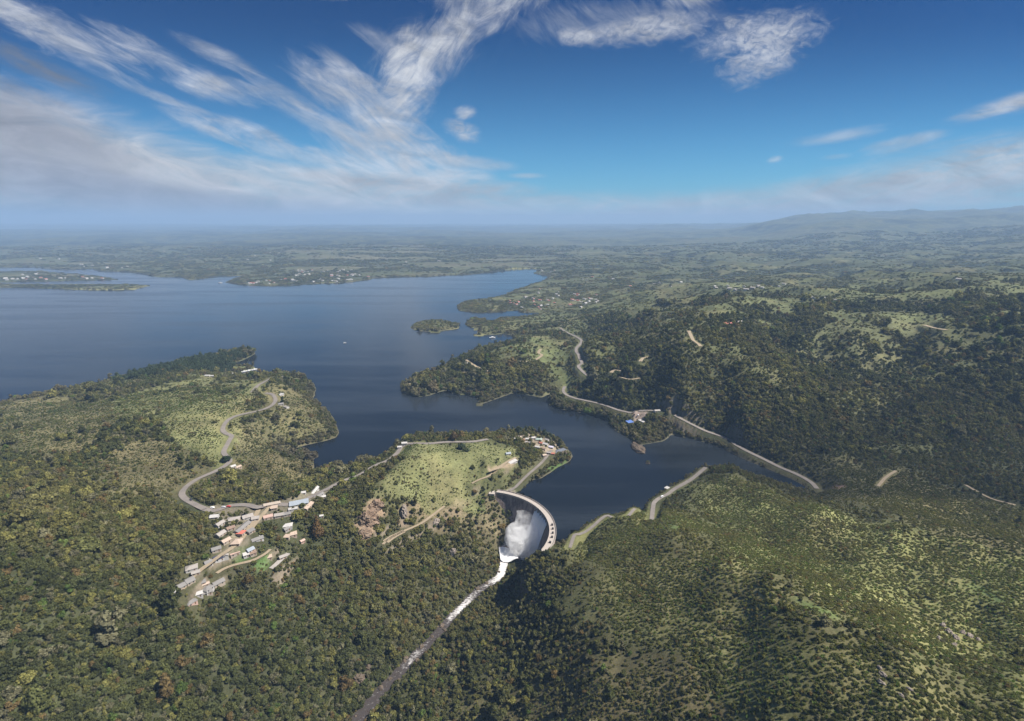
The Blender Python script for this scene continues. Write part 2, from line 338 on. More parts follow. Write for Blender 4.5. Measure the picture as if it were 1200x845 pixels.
ROADS = [  # name, material, width, photo path
 ('road','asphalt',6.5,[(337,443),(322,443),(311,447),(303,452),(295,460)]),
 ('road','asphalt',6.2,[(311,461),(319,463),(323,469),(320,475),(312,480),(300,483.5),(285,486),(271,490),(263,497),(261,503),(266,509),(272,514),(268,521),(262,528),(265,535),(270,543),(265,547.5),(252,553),(233,562),(219,571),(213,578),(218,585),(229,593),(240,597)]),
 ('road','asphalt',6,[(238,596.5),(252,597),(270,594),(290,595),(303,597),(318,592),(340,588),(362,582),(381,576),(400,567),(420,559),(440,548.5),(455,540),(466,531),(473,523),(484,518.5),(505,518.5),(530,519),(555,518),(572,517)]),
 ('village_street','dirt',5,[(303,598),(297,610),(291,622),(281,634),(270,645),(258,653),(244,662),(230,672),(222,682),(214,694)]),
 ('village_street','dirt',3.2,[(317,644),(312,649),(303,655),(294,660),(283,663),(272,664.5),(262,667),(254,672)]),
 ('village_street','dirt',4.5,[(318,592),(310,602),(302,611),(293,624)]),
 ('concrete_track','concrete',5,[(338,649),(331,655),(325,661),(318,668)]),
 ('road','asphalt',4,[(597,578),(604,572),(611,565),(620,556),(628,549),(635,543),(642,534),(646,528)]),
 ('dirt_track','dirt',4,[(573,552),(583,549),(590,545),(597,541),(605,538)]),
 ('dirt_track','dirt',3.2,[(449,640),(453,634),(462,629),(475,625),(487,622),(495,618),(504,610),(513,601),(521,594)]),
 ('dirt_track','dirt',7,[(452,636),(460,630),(474,626)]),
 ('dirt_track','dirt',3,[(553,571),(563,564),(572,557),(577,552)]),
 ('road','asphalt',3.6,[(668,640),(673,635),(678,630),(684,624),(696,617),(712,609),(728,604),(744,601)]),
 ('road','asphalt',5,[(764,607),(765,599),(767,591),(773,585),(783,579),(790,574),(797,570),(806,565),(812,561),(819,555),(827,549)]),
 ('road','asphalt',6,[(662,452),(660,459),(663,464),(672,467),(688,470),(706,475),(725,481),(744,486)]),
 ('road','asphalt',6,[(748,486),(758,483),(766,480),(774,478)]),
 ('road','asphalt',6,[(791,483),(797,490),(803,496),(815,502),(832,509),(845,513),(856,516),(862,521),(875,529),(897,540),(915,549),(932,556),(945,562),(953,568),(957,574)]),
 ('road','asphalt',7,[(656,385),(664,390),(673,394),(681,399),(680,404),(675,411),(679,418),(682,424),(678,430),(680,435),(689,442)]),
 ('dirt_track','dirt',6,[(546,423),(555,428),(566,434),(572,436)]),
 ('dirt_track','dirt',5,[(532,438),(545,437),(558,435),(570,434)]),
 ('dirt_track','dirt',7,[(610,424),(614,425),(624,423),(632,420),(635,417),(631,413),(634,410)]),
 ('dirt_track','dirt',6,[(716,440),(720,435),(728,434),(732,432)]),
 ('dirt_track','dirt',5,[(725,443),(738,446),(750,442)]),
 ('dirt_track','dirt',6,[(750,427),(754,420),(761,416)]),
 ('dirt_track','dirt',6,[(821,409),(818,404),(812,398),(807,388)]),
 ('dirt_track','dirt',3,[(1029,570),(1036,563),(1043,557),(1050,552)]),
 ('dirt_track','dirt',3,[(1130,572),(1146,577),(1164,583),(1190,592)]),
 ('dirt_track','dirt',9,[(1083,382),(1093,384.5),(1102,386),(1110,387)]),
]
road_geo = []
for nm, mt, w, pts in ROADS:
    road_geo.append((nm, mt, w, smooth_path(path3(pts))))
# the land is levelled under the roads
for nm, mt, w, Q in road_geo:
    lo = Q.min(0) - 30; hi = Q.max(0) + 30
    m = (X > lo[0]) & (X < hi[0]) & (Y > lo[1]) & (Y < hi[1])
    xs, ys = X[m], Y[m]; best = np.full(xs.shape, 1e9); bz = np.zeros(xs.shape)
    for i in range(0, len(Q)):
        d = (xs - Q[i, 0]) ** 2 + (ys - Q[i, 1]) ** 2; k = d < best; best = np.where(k, d, best); bz = np.where(k, Q[i, 2], bz)
    wt = sstep(w * .5 + 9, w * .5 + 2.5, np.sqrt(best)); H[m] = H[m] * (1 - wt) + bz * wt
    wt2 = sstep(w * .5 + 9, w * .5 + 4, np.sqrt(best)); SD[m] = np.maximum(SD[m], wt2 * 6)

# ------------------------------------------------------------------ land cover
def gpoly(pts, lift=0): return np.array([ground(x, y)[:2] for x, y in pts])
GRASS = [([(447,562),(470,531),(488,520),(560,519),(588,527),(577,546),(555,560),(522,588),(500,600),(488,590),(470,588),(452,598),(440,588),(432,574)], .90, (.142,.145,.062)),
 ([(485,556),(530,550),(565,560),(545,585),(520,606),(500,622),(470,615),(465,585)], .7, (.20,.155,.095)),
 ([(130,470),(200,450),(250,444),(300,445),(296,472),(264,492),(262,545),(215,525),(180,505),(120,495)], .88, (.138,.138,.058)),
 ([(0,476),(60,466),(130,456),(150,490),(120,530),(60,548),(0,560)], .84, (.135,.12,.058)),
 ([(150,500),(210,520),(240,552),(200,580),(150,570),(90,550),(100,515)], .78, (.135,.115,.058)),
 ([(278,545),(320,530),(360,545),(352,564),(322,574),(285,572)], .86, (.150,.125,.062)),
 ([(322,452),(362,468),(390,500),(380,514),(340,518),(312,508),(322,488)], .85, (.145,.13,.060)),
 ([(268,505),(310,495),(345,520),(322,532),(280,540)], .8, (.135,.12,.06)),
 ([(735,603),(775,609),(850,642),(940,690),(1030,735),(1130,790),(1210,822),(1210,670),(1100,640),(1000,612),(940,592),(900,578),(860,556),(830,556),(845,600),(870,630),(800,608)], .93, (.185,.185,.072)),
 ([(745,606),(790,614),(850,648),(915,690),(960,722),(930,726),(870,700),(800,650)], .95, (.245,.225,.10)),
 ([(690,625),(740,608),(800,650),(870,705),(960,740),(1100,800),(1210,850),(1210,900),(1000,900),(880,800),(800,740),(700,680)], .78, (.165,.16,.066)),
 ([(560,840),(620,800),(720,805),(800,780),(900,800),(1000,830),(1000,900),(560,900)], .6, (.17,.14,.07)),
 ([(628,398),(652,405),(668,440),(652,456),(640,432),(622,408)], .85, (.12,.135,.055)),
 ([(985,548),(1100,572),(1210,600),(1210,660),(1120,630),(1010,595),(965,580)], .72, (.135,.12,.058)),
 ([(481,384),(490,377),(512,374),(538,379),(537,385),(512,389)], .5, (.12,.125,.05)),
 ([(552,380),(575,378),(600,372),(610,390),(590,392),(560,393)], .5, (.13,.13,.055)),
 ([(690,408),(760,388),(820,392),(880,415),(940,445),(925,455),(870,430),(812,408),(760,402),(700,425)], .6, (.12,.125,.055)),
 ([(640,400),(700,385),(760,378),(840,384),(800,395),(720,405),(690,420)], .55, (.12,.125,.055)),
 ([(880,390),(960,384),(1050,388),(1180,392),(1200,440),(1100,450),(1000,430),(930,420)], .55, (.12,.125,.058)),
 ([(950,450),(1020,440),(1080,470),(1060,520),(1000,510)], .45, (.12,.12,.055)),
]
grassw = np.zeros(X.shape); gcol = np.zeros(X.shape + (3,)); gcol[...] = (.115, .125, .055)
near_m = Y < 3500
nz = fbm(X, Y, 45, 4, 91); nzb = fbm(X, Y, 130, 3, 92)
for pts, stg, col in GRASS:
    P = gpoly(pts); lo = P.min(0) - 80; hi = P.max(0) + 80
    m = (X > lo[0]) & (X < hi[0]) & (Y > lo[1]) & (Y < hi[1])
    d = seg_dist(X[m], Y[m], P); i_ = inside(X[m], Y[m], P); sd = np.where(i_, d, -d) + nz[m] * 34 + nzb[m] * 48
    w = sstep(-48, 26, sd) * stg; k = w > grassw[m]
    gm = gcol[m]; gm[k] = col; gcol[m] = gm; grassw[m] = np.maximum(grassw[m], w)
patch = fbm(X, Y, 95, 4, 93); patch2 = fbm(X, Y, 420, 3, 95)
open_w = sstep(-.16, .26, patch + .5 * patch2 + .12 * sstep(300, 700, X)) * .88 * sstep(800, 1300, dist)
crest = np.maximum(ridged(X + .35 * Y, Y, 230, 4, 61) * (Y < 2200), ridged(X + .4 * Y, Y, 430, 4, 41) * (Y > 1100))
open_w = np.maximum(open_w, sstep(.66, .84, crest + .12 * patch) * .85 * sstep(700, 1000, Y) * (X > 0))
midright = sstep(700, 1000, Y)
grassw = np.maximum(grassw, open_w * midright)
PAVED = [([(237,594),(262,592),(300,592),(345,582),(385,571),(398,572),(380,583),(360,596),(335,606),(318,604),(300,616),(292,640),(268,655),(240,668),(222,690),(214,690),(238,662),(262,640),(268,625),(252,612),(245,600)], .42, (.30,.25,.19)),
 ([(588,572),(600,572),(606,578),(592,582)], .9, (.36,.31,.26)),
 ([(596,512),(630,507),(655,520),(662,530),(645,532),(630,524),(610,520)], .7, (.34,.27,.2)),
 ([(572,549),(600,541),(612,536),(600,546),(580,556)], .9, (.34,.26,.18)),
 ([(738,483),(760,482),(757,491),(742,494)], .9, (.36,.28,.23)),
 ([(970,570),(980,566),(992,570),(982,575)], .85, (.26,.17,.12)),
 ([(414,616),(430,585),(446,584),(452,600),(440,628),(425,634)], .85, (.26,.185,.125)),
 ([(466,594),(476,590),(482,604),(478,618),(468,618)], .7, (.25,.19,.14)), ([(515,602),(535,585),(560,580),(555,590),(530,612),(515,625)], .4, (.25,.19,.13)),
 ([(850,384),(872,372),(878,376),(870,388)], .6, (.2,.19,.09)),
 ([(475,455),(484,446),(493,450),(486,460)], .6, (.22,.22,.1))]
pavew = np.zeros(X.shape); pcol = np.zeros(X.shape + (3,))
for pts, stg, col in PAVED:
    P = gpoly(pts); lo = P.min(0) - 30; hi = P.max(0) + 30
    m = (X > lo[0]) & (X < hi[0]) & (Y > lo[1]) & (Y < hi[1])
    d = seg_dist(X[m], Y[m], P); i_ = inside(X[m], Y[m], P); sd = np.where(i_, d, -d) + fbm(X[m], Y[m], 14, 3, 97) * 5
    w = sstep(-1, 4, sd) * stg; k = w > pavew[m]; pm = pcol[m]; pm[k] = col; pcol[m] = pm; pavew[m] = np.maximum(pavew[m], w)
LAWN = [([(298,662),(309,652),(318,650),(314,658),(303,667)], (.075,.15,.035)), ([(645,548),(655,540),(664,533),(662,541),(650,549),(640,553)], (.085,.15,.04)),
        ([(1140,686),(1160,690),(1180,702),(1170,706),(1145,694)], (.09,.13,.045)), ([(930,698),(950,706),(985,722),(975,726),(940,712)], (.10,.135,.045)), ([(770,610),(785,611),(800,620),(790,622)], (.10,.135,.045)),
        ([(275,655),(283,648),(296,647),(290,655),(280,660)], (.07,.12,.035))]
lawnw = np.zeros(X.shape); lcol = np.zeros(X.shape + (3,))
for pts, col in LAWN:
    P = gpoly(pts); lo = P.min(0) - 30; hi = P.max(0) + 30
    m = (X > lo[0]) & (X < hi[0]) & (Y > lo[1]) & (Y < hi[1])
    d = seg_dist(X[m], Y[m], P); i_ = inside(X[m], Y[m], P); sd = np.where(i_, d, -d) + fbm(X[m], Y[m], 10, 3, 99) * 4
    w = sstep(-5, 6, sd); lm = lcol[m]; lm[w > lawnw[m]] = col; lcol[m] = lm; lawnw[m] = np.maximum(lawnw[m], w)
gy, gx = np.gradient(H); # slope in metres per metre along the grid
sx = gx / np.gradient(X, axis=1); sy = gy / np.gradient(Y, axis=0); steep = np.sqrt(np.clip(sx, -3, 3) ** 2 + np.clip(sy, -3, 3) ** 2)
cov = np.empty(X.shape + (3,)); cov[...] = (.052, .055, .027)
fl = sstep(-.3, .4, patch)[..., None]
cov = cov * (1 - fl * .5) + np.array([.085, .075, .04]) * fl * .5
far2 = sstep(2200, 3600, dist)[..., None]
fields = sstep(.05, .45, fbm(X * .35, Y, 240, 4, 103) + .3 * fbm(X, Y, 1500, 2, 105))[..., None]
farcol = np.array([.045, .055, .036]) * (1 - fields) + np.array([.13, .12, .07]) * fields
dk = sstep(-.05, .35, fbm(X * .3, Y, 900, 4, 111))[..., None]  # dark scrub patches and cumulus shadows, both put into the far land's colour
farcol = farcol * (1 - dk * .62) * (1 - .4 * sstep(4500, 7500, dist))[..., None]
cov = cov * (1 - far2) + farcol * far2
gvar = (1 + .35 * nz)[..., None]
dry = sstep(.0, .5, fbm(X, Y, 70, 4, 107))[..., None]
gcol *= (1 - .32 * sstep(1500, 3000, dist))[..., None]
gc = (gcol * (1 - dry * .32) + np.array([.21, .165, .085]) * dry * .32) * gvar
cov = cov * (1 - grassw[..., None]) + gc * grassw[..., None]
rock = (sstep(1.5, 2.1, steep + .3 * nz) * (dist < 1500))[..., None]
cov = cov * (1 - rock * .6) + np.array([.27, .215, .165]) * rock * .6
beach = ((sstep(2.6, .8, SD) * (SD > -2)) * (dist > 300))[..., None] * .6
cov = cov * (1 - beach) + np.array([.11, .095, .07]) * beach
fb = (sstep(60, 15, SD) * (Y > 2600) * sstep(-.1, .3, fbm(X, Y, 500, 2, 109)))[..., None] * .8
cov = cov * (1 - fb) + np.array([.24, .23, .10]) * fb
cov = cov * (1 - pavew[..., None]) + pcol * pavew[..., None]
cov = cov * (1 - lawnw[..., None]) + lcol * lawnw[..., None]

m_land, nt = new_mat('land')
g = nt.n('ShaderNodeNewGeometry').outputs['Position']
at = nt.n('ShaderNodeAttribute', attribute_name='cover').outputs['Color']
n1 = nt.noise(g, .55, 6, .65); n2 = nt.noise(g, .07, 5, .6); n3 = nt.noise(g, .012, 6, .62)
f = nt.math('MULTIPLY', nt.ramp(n1, .25, .75, .62, 1.35, False), nt.ramp(n2, .3, .7, .75, 1.25, False))
f = nt.math('MULTIPLY', f, nt.ramp(n3, .3, .7, .7, 1.3, False))
c = nt.mix(1.0, at, nt.n('ShaderNodeCombineColor', ins={0: f, 1: f, 2: f}).outputs[0], 'MULTIPLY')
c = nt.mix(nt.ramp(nt.noise(g, .2, 4, .6), .52, .7, 0, .35), c, (.06, .085, .025, 1))
surf(nt, c, .95, n1, .5, .6, .1)

def grid_faces(nr, nc, keep=None):
    i = np.arange(nr * nc).reshape(nr, nc)
    q = np.stack([i[:-1, :-1], i[:-1, 1:], i[1:, 1:], i[1:, :-1]], -1)
    if keep is not None: q = q[keep]
    return q.reshape(-1, 4)
V = np.stack([X, Y, H], -1).reshape(-1, 3)
land_o = grid_mesh('ground', V, grid_faces(NR, NC), m_land)
ca = land_o.data.color_attributes.new('cover', 'FLOAT_COLOR', 'POINT')
ca.data.foreach_set('color', np.c_[cov.reshape(-1, 3), np.ones(NR * NC)].astype(np.float32).ravel())
tag(land_o, 'green hills and valley floor around the lake', 'ground', kind='structure')

# ------------------------------------------------------------------ dam arc
D_PX = [(590,577),(600,576.3),(617,582),(632,591.5),(643,604),(649.5,617),(651,627),(649,639)]
DP = np.array([unproj(x, y, 3.5)[:2] for x, y in D_PX])
A2 = np.c_[2 * DP, np.ones(len(DP))]; sol = np.linalg.lstsq(A2, (DP ** 2).sum(1), rcond=None)[0]
DC = sol[:2]; DR = math.sqrt(sol[2] + DC @ DC)
ang = lambda x, y, z=3.5: math.atan2(*(unproj(x, y, z)[:2] - DC)[::-1])
th0, th1 = ang(590, 577), ang(649, 641)
print('dam centre', DC, 'radius', DR, 'angles', math.degrees(th0), math.degrees(th1))

# ------------------------------------------------------------------ lake
m_lake, nt = new_mat('lake_water')
g = nt.n('ShaderNodeNewGeometry').outputs['Position']
wv = nt.noise(nt.mapping(g, rot=(0, 0, .5), scale=(1, 2.2, 1)), .35, 4, .6)
wv2 = nt.noise(nt.mapping(g, rot=(0, 0, -.3), scale=(.25, 1, 1)), .02, 4, .6)
wind = nt.noise(nt.mapping(g, rot=(0, 0, .25), scale=(.16, 1, 1)), .0075, 6, .62)
colr = nt.mix(nt.ramp(wind, .42, .62), (.007, .010, .014, 1), (.020, .025, .031, 1))
b = surf(nt, colr, nt.ramp(wind, .4, .62, .04, .20), nt.math('ADD', nt.math('MULTIPLY', wv, .4), wv2), .35, .8, .5, IOR=1.333)
V2 = np.stack([GH.X, GH.Y, np.zeros_like(GH.X)], -1)
SDl = GH.sample(sdh, GH.X, GH.Y); Hh_ = height(GH.X, GH.Y)
rel = V2[..., :2] - DC; rr = np.sqrt((rel ** 2).sum(-1)); aa = np.arctan2(rel[..., 1], rel[..., 0])
insec = (rr < DR - 3) & (GH.Y < 640) & (GH.X < DC[0] + DR)
use_v = (SDl < 30) & ~((SDl > 1.5) & (Hh_ < .3)) | ((SDl < 0))
bad_v = ((SDl > 1.5) & (Hh_ < .3))
push = insec & (rr > 1) & (aa < th0 + .1) & (aa > th1 - .1)
bad_v |= insec & ~push
V2[push, :2] = DC + rel[push] / rr[push][:, None] * (DR - 3)
qv = grid_faces(500, 480).reshape(499, 479, 4)
fl_ = lambda a: a.reshape(-1)[qv]
keep = fl_(use_v).any(-1) & ~fl_(bad_v).any(-1) & ~fl_(insec).all(-1)
lake_o = grid_mesh('lake', V2.reshape(-1, 3), qv[keep], m_lake)
bmx = bmesh.new(); bmx.from_mesh(lake_o.data); bmesh.ops.delete(bmx, geom=[v for v in bmx.verts if not v.link_faces], context='VERTS'); bmx.to_mesh(lake_o.data); bmx.free()
tag(lake_o, 'dark blue reservoir lake winding between green hills', 'lake', kind='structure')

# ------------------------------------------------------------------ river below the dam
m_riv, nt = new_mat('white_water')
g = nt.n('ShaderNodeNewGeometry').outputs['Position']
foam_a = nt.n('ShaderNodeAttribute', attribute_name='foam').outputs['Fac']
fn = nt.noise(nt.mapping(g, rot=(0, 0, R(-57)), scale=(.34, 1, 1)), .85, 7, .72)
fo = nt.ramp(nt.math('ADD', fn, nt.math('MULTIPLY', foam_a, .5)), .56, .80)
surf(nt, nt.mix(fo, (.06, .05, .044, 1), (.60, .575, .55, 1)), nt.ramp(fo, 0, 1, .15, .8, False), fn, .6, .6, .5)
RQ = smooth_path(W_RIV[2:-2].copy(), 3.0, 4); 
rzc = river_near(RQ[:, 0], RQ[:, 1])[1]
Vr, Fr, foam = [], [], []
nw = 9
for i in range(len(RQ)):
    d = RQ[min(i+1, len(RQ)-1)] - RQ[max(i-1, 0)]; d = d[:2] / np.linalg.norm(d[:2]); nrm = np.array([-d[1], d[0]])
    hb = 2.2 + 2.2 * sstep(len(RQ)*.35, len(RQ), i)
    hwl = hb + 3.4 * vnoise(i * .31, .5, 3) + 1.4 * vnoise(i * .9, 2.5, 13); hwr = hb + 3.4 * vnoise(i * .27, 8.5, 5) + 1.4 * vnoise(i * .8, 4.5, 15)
    for j in range(nw):
        u = j / (nw - 1) * 2 - 1; p = RQ[i, :2] + nrm * u * (hwl if u < 0 else hwr)
        Vr.append((p[0], p[1], rzc[i] + .25 * fbm(np.array([p[0]]), np.array([p[1]]), 5, 2, 7)[0]))
        s_i = i / len(RQ); foam.append(float(np.clip(.56 - .92 * s_i + .20 * math.sin(s_i * 26) - .32 * max(0, abs(u) - .45) / .55, 0, 1)))
for i in range(len(RQ) - 1):
    for j in range(nw - 1): a = i*nw+j; Fr.append((a, a+1, a+nw+1, a+nw))
river_o = mesh_obj('river', Vr, Fr, m_riv, smooth=True)
fa = river_o.data.attributes.new('foam', 'FLOAT', 'POINT'); fa.data.foreach_set('value', foam)
tag(river_o, 'white rapids of the river running down the gorge from the dam', 'river', kind='structure')

# ------------------------------------------------------------------ road meshes
def road_mat(name, col, edge, wear):
    m, nt = new_mat(name); g = nt.n('ShaderNodeNewGeometry').outputs['Position']
    n1 = nt.noise(g, .9, 5, .65); n2 = nt.noise(g, .12, 3)
    c = nt.mix(nt.ramp(n1, .4, .7, 0, wear), c4(col), c4(edge)); c = nt.mix(nt.ramp(n2, .35, .7, 0, .5), c, c4([x * .7 for x in col]))
    surf(nt, c, .9, n1, .2, .1, .2); return m
RM = {'asphalt': road_mat('road_surface', (.19, .17, .155), (.28, .23, .18), .7), 'dirt': road_mat('dirt_surface', (.33, .26, .18), (.2, .18, .1), .7), 'concrete': road_mat('concrete_surface', (.36, .33, .3), (.26, .22, .18), .5)}
rl = {'road': 'pale worn asphalt road winding over the hillside', 'village_street': 'dusty unpaved street between the village houses', 'dirt_track': 'pale dirt track across the hillside', 'concrete_track': 'short concrete lane among the trees below the village'}
for nm, mt, w, Q in road_geo:
    Vr, Fr = [], []; off = [-.5, -.25, 0, .25, .5]
    for i in range(len(Q)):
        d = Q[min(i+1, len(Q)-1)] - Q[max(i-1, 0)]; L = np.linalg.norm(d[:2]); d = d[:2] / max(L, 1e-6); nrm = np.array([-d[1], d[0]])
        ww = w * (1 + .12 * (vnoise(i * .21, w, 9) - .5) * (3 if mt == 'dirt' else 1))
        for o in off:
            p = Q[i, :2] + nrm * o * ww; Vr.append((p[0], p[1], max(Q[i, 2], float(height(*p))) + .35 + .0006 * p[1]))
    k = len(off)
    for i in range(len(Q) - 1):
        for j in range(k - 1): a = i*k+j; Fr.append((a, a+k, a+k+1, a+1))
    r = mesh_obj(nm, Vr, Fr, RM[mt], smooth=True); tag(r, rl[nm], 'road', kind='structure')
# ------------------------------------------------------------------ plant forms
def leaf_mat(name, source):
    m, nt = new_mat(name)
    if source == 'points': t = nt.n('ShaderNodeAttribute', attribute_name='tint', attribute_type='INSTANCER').outputs['Color']
    else: t = nt.n('ShaderNodeObjectInfo').outputs['Color']
    isl = nt.n('ShaderNodeNewGeometry').outputs['Random Per Island']
    f = nt.ramp(isl, 0, 1, .55, 1.5, False)
    c = nt.mix(1.0, t, nt.n('ShaderNodeCombineColor', ins={0: f, 1: f, 2: nt.math('MULTIPLY', f, .95)}).outputs[0], 'MULTIPLY')
    d = nt.n('ShaderNodeBsdfDiffuse', ins={0: c}); tr = nt.n('ShaderNodeBsdfTranslucent', ins={0: nt.mix(1.0, c, (1.1, 1.15, .6, 1), 'MULTIPLY')})
    mx = nt.n('ShaderNodeMixShader', ins={0: .32, 1: d, 2: tr}); nt.n('ShaderNodeOutputMaterial', ins={0: mx}); return m
M_LEAF = leaf_mat('foliage', 'points'); M_LEAF_OBJ = leaf_mat('foliage_single', 'object')
M_BARK = plain('bark', (.11, .085, .06), .95, .4, 4)
def rnd_dirs(n, rng, up=-.35):
    v = rng.normal(size=(n * 3, 3)); v /= np.linalg.norm(v, axis=1)[:, None]; v = v[v[:, 2] > up]; return v[:n]
def crown_mesh(name, seed, kind):
    rng = np.random.default_rng(seed); V = []; F = []
    def quad(p, n, s):
        a = np.cross(n, rng.normal(size=3)); a /= np.linalg.norm(a) + 1e-9; b = np.cross(n, a); e = rng.uniform(.7, 1.3)
        k = len(V); V.extend([p - a*s*e - b*s*.5, p + a*s*.3 - b*s, p + a*s*e + b*s*.5, p - a*s*.3 + b*s]); F.append((k, k+1, k+2, k+3))
    if kind == 'tree':    nl, spread, lr, zc, hz = rng.integers(7, 11), .62, (.34, .52), .75, .42
    elif kind == 'tall':  nl, spread, lr, zc, hz = rng.integers(9, 13), .36, (.26, .40), 1.25, .85
    elif kind == 'cone':  nl, spread, lr, zc, hz = 12, .0, (.3, .4), 1.2, 1.0
    elif kind == 'shrub': nl, spread, lr, zc, hz = rng.integers(4, 7), .6, (.38, .55), .42, .16
    elif kind == 'clump': nl, spread, lr, zc, hz = rng.integers(12, 16), .85, (.26, .42), .42, .16
    lumps = []
    for i in range(nl):
        if kind == 'cone':
            t = i / (nl - 1); r = (1 - t) * .62 + .12; a = rng.uniform(0, 6.28); lumps.append((np.array([math.cos(a)*.18*(1-t), math.sin(a)*.18*(1-t), .25 + 2.3*t]), r))
        else:
            a = 6.283 * (i / nl) + rng.uniform(-.4, .4); q = spread * math.sqrt(rng.uniform(.15, 1)) * (0 if i == 0 else 1)
            z = zc + hz * rng.uniform(-1, 1) * (1 - .5 * q) + (hz * .6 if i == 0 else 0)
            lumps.append((np.array([q*math.cos(a), q*math.sin(a), z]), rng.uniform(*lr)))
    ico = [(0,0,1),(.894,0,.447),(.276,.851,.447),(-.724,.526,.447),(-.724,-.526,.447),(.276,-.851,.447),(.724,.526,-.447),(-.276,.851,-.447),(-.894,0,-.447),(-.276,-.851,-.447),(.724,-.526,-.447),(0,0,-1)]
    icf = [(0,1,2),(0,2,3),(0,3,4),(0,4,5),(0,5,1),(1,6,2),(2,7,3),(3,8,4),(4,9,5),(5,10,1),(6,7,2),(7,8,3),(8,9,4),(9,10,5),(10,6,1),(11,7,6),(11,8,7),(11,9,8),(11,10,9),(11,6,10)]
    for c, r in lumps:
        k = len(V); V.extend([c + np.array(q) * r * .74 * rng.uniform(.85, 1.1) for q in ico]); F.extend([tuple(i + k for i in f) for f in icf])
        n = int((46 if kind in ('tree', 'tall', 'cone') else 30) * (r / .42) ** 2) + 8
        for d in rnd_dirs(n, rng):
            nn = d + rng.normal(size=3) * .45; nn /= np.linalg.norm(nn)
            quad(c + d * r * rng.uniform(.82, 1.12) * np.array([1, 1, .92]), nn, rng.uniform(.07, .135))
    me = bpy.data.meshes.new(name); me.from_pydata([tuple(map(float, v)) for v in V], [], F); me.update(); me.materials.append(M_LEAF); return me
def grass_mesh(name, seed):
    rng = np.random.default_rng(seed); V = []; F = []
    for i in range(46):
        a = rng.uniform(0, 6.283); q = .55 * math.sqrt(rng.uniform(0, 1)); b = np.array([q*math.cos(a), q*math.sin(a), 0]); l = rng.uniform(.5, 1.0)
        o = np.array([math.cos(a), math.sin(a), 0]) * l * rng.uniform(.2, .8); s = np.array([-math.sin(a), math.cos(a), 0]) * rng.uniform(.06, .13)
        k = len(V); V.extend([b - s, b + s, b + s*.8 + o*.5 + (0,0,l*.7), b - s*.8 + o*.5 + (0,0,l*.7), b + o + (0,0,l*.95)]); F.append((k,k+1,k+2,k+3)); F.append((k+3,k+2,k+4))
    me = bpy.data.meshes.new(name); me.from_pydata([tuple(map(float, v)) for v in V], [], F); me.update(); me.materials.append(M_LEAF); return me
def trunk_mesh(name, seed, h):
    rng = np.random.default_rng(seed); mb = MB(); mb.tube([(0,0,-.3),(.03,.02,h*.35),(.05,-.02,h*.75)], [.10,.075,.045], 7)
    for i in range(3):
        a = i * 2.1 + rng.uniform(0, .6); mb.tube([(.03,.02,h*.4),(.25*math.cos(a),.25*math.sin(a),h*.7)], [.05,.025], 5)
    return mb.mesh(name, M_BARK)
forms = bpy.data.collections.new('plant_forms')   # shapes only, not placed in the scene
FORMS = []
for kind, nn in (('tree', 6), ('tall', 2), ('shrub', 4), ('clump', 3), ('grass', 2), ('cone', 1)):
    for i in range(nn):
        me = grass_mesh('tussock_form', 300 + i) if kind == 'grass' else crown_mesh(kind + '_form', 100 + 13 * i + len(FORMS), kind)
        o = bpy.data.objects.new('form_%02d_%s' % (len(FORMS), kind), me); forms.objects.link(o); FORMS.append((kind, me))
IDX = {k: [i for i, f in enumerate(FORMS) if f[0] == k] for k in ('tree', 'tall', 'shrub', 'clump', 'grass', 'cone')}

# ------------------------------------------------------------------ where plants grow
def scatter(y0, y1, s0, sk, seed, amax=1.22):
    rng = np.random.default_rng(seed); xs, ys = [], []; y = y0
    while y < y1:
        s = max(s0, sk * math.hypot(y, 330)); half = amax * (y * cp + 330 * sp_) + 25
        n = int(2 * half / s); x = (np.arange(n) - n / 2 + rng.uniform(-.5, .5, n)) * s
        xs.append(x); ys.append(y + rng.uniform(-.5, .5, n) * s); y += s
    return np.concatenate(xs), np.concatenate(ys)
road_pts = [(w * .5 + (3.6 if mt == 'asphalt' else 1.2), Q[:, :2] - np.array([0, 2.4 if mt == 'asphalt' else 0])) for nm, mt, w, Q in road_geo] + [(3.2, RQ[:, :2])]
def clear_of(x, y, r):
    ok = np.ones(x.shape, bool)
    for w, Q in road_pts:
        lo = Q.min(0) - 25; hi = Q.max(0) + 25
        m = (x > lo[0]) & (x < hi[0]) & (y > lo[1]) & (y < hi[1])
        if m.any(): ok[m] &= seg_dist(x[m], y[m], Q[::2] if len(Q) > 8 else Q, closed=False) > w + r[m] * .95
    for cx, cy, rad in KEEP_CLEAR:
        ok &= (x - cx) ** 2 + (y - cy) ** 2 > (rad + r * .6) ** 2
    q = np.hypot(x - DC[0], y - DC[1]); a = np.arctan2(y - DC[1], x - DC[0])
    ok &= ~((q < DR + 3) & (q > DR - 26) & (a > th1 - .12) & (a < R(44)))
    ok &= ~((q < DR + 2.5) & (q > DR - 11) & (a > th1 - .12) & (a < th0 + .10))
    ok &= ~((np.hypot((x - 16), (y - 524)) < 30))
    return ok
PAL = {'dark': (0.0704, 0.0777, 0.0335), 'olive': (0.1376, 0.128, 0.052), 'mid': (0.0991, 0.1049, 0.039), 'yellow': (0.2092, 0.1941, 0.065), 'grey': (0.1706, 0.1574, 0.0975), 'rust': (0.1981, 0.1259, 0.0576), 'bright': (0.0991, 0.1574, 0.0372), 'brown': (0.1651, 0.1207, 0.065)}
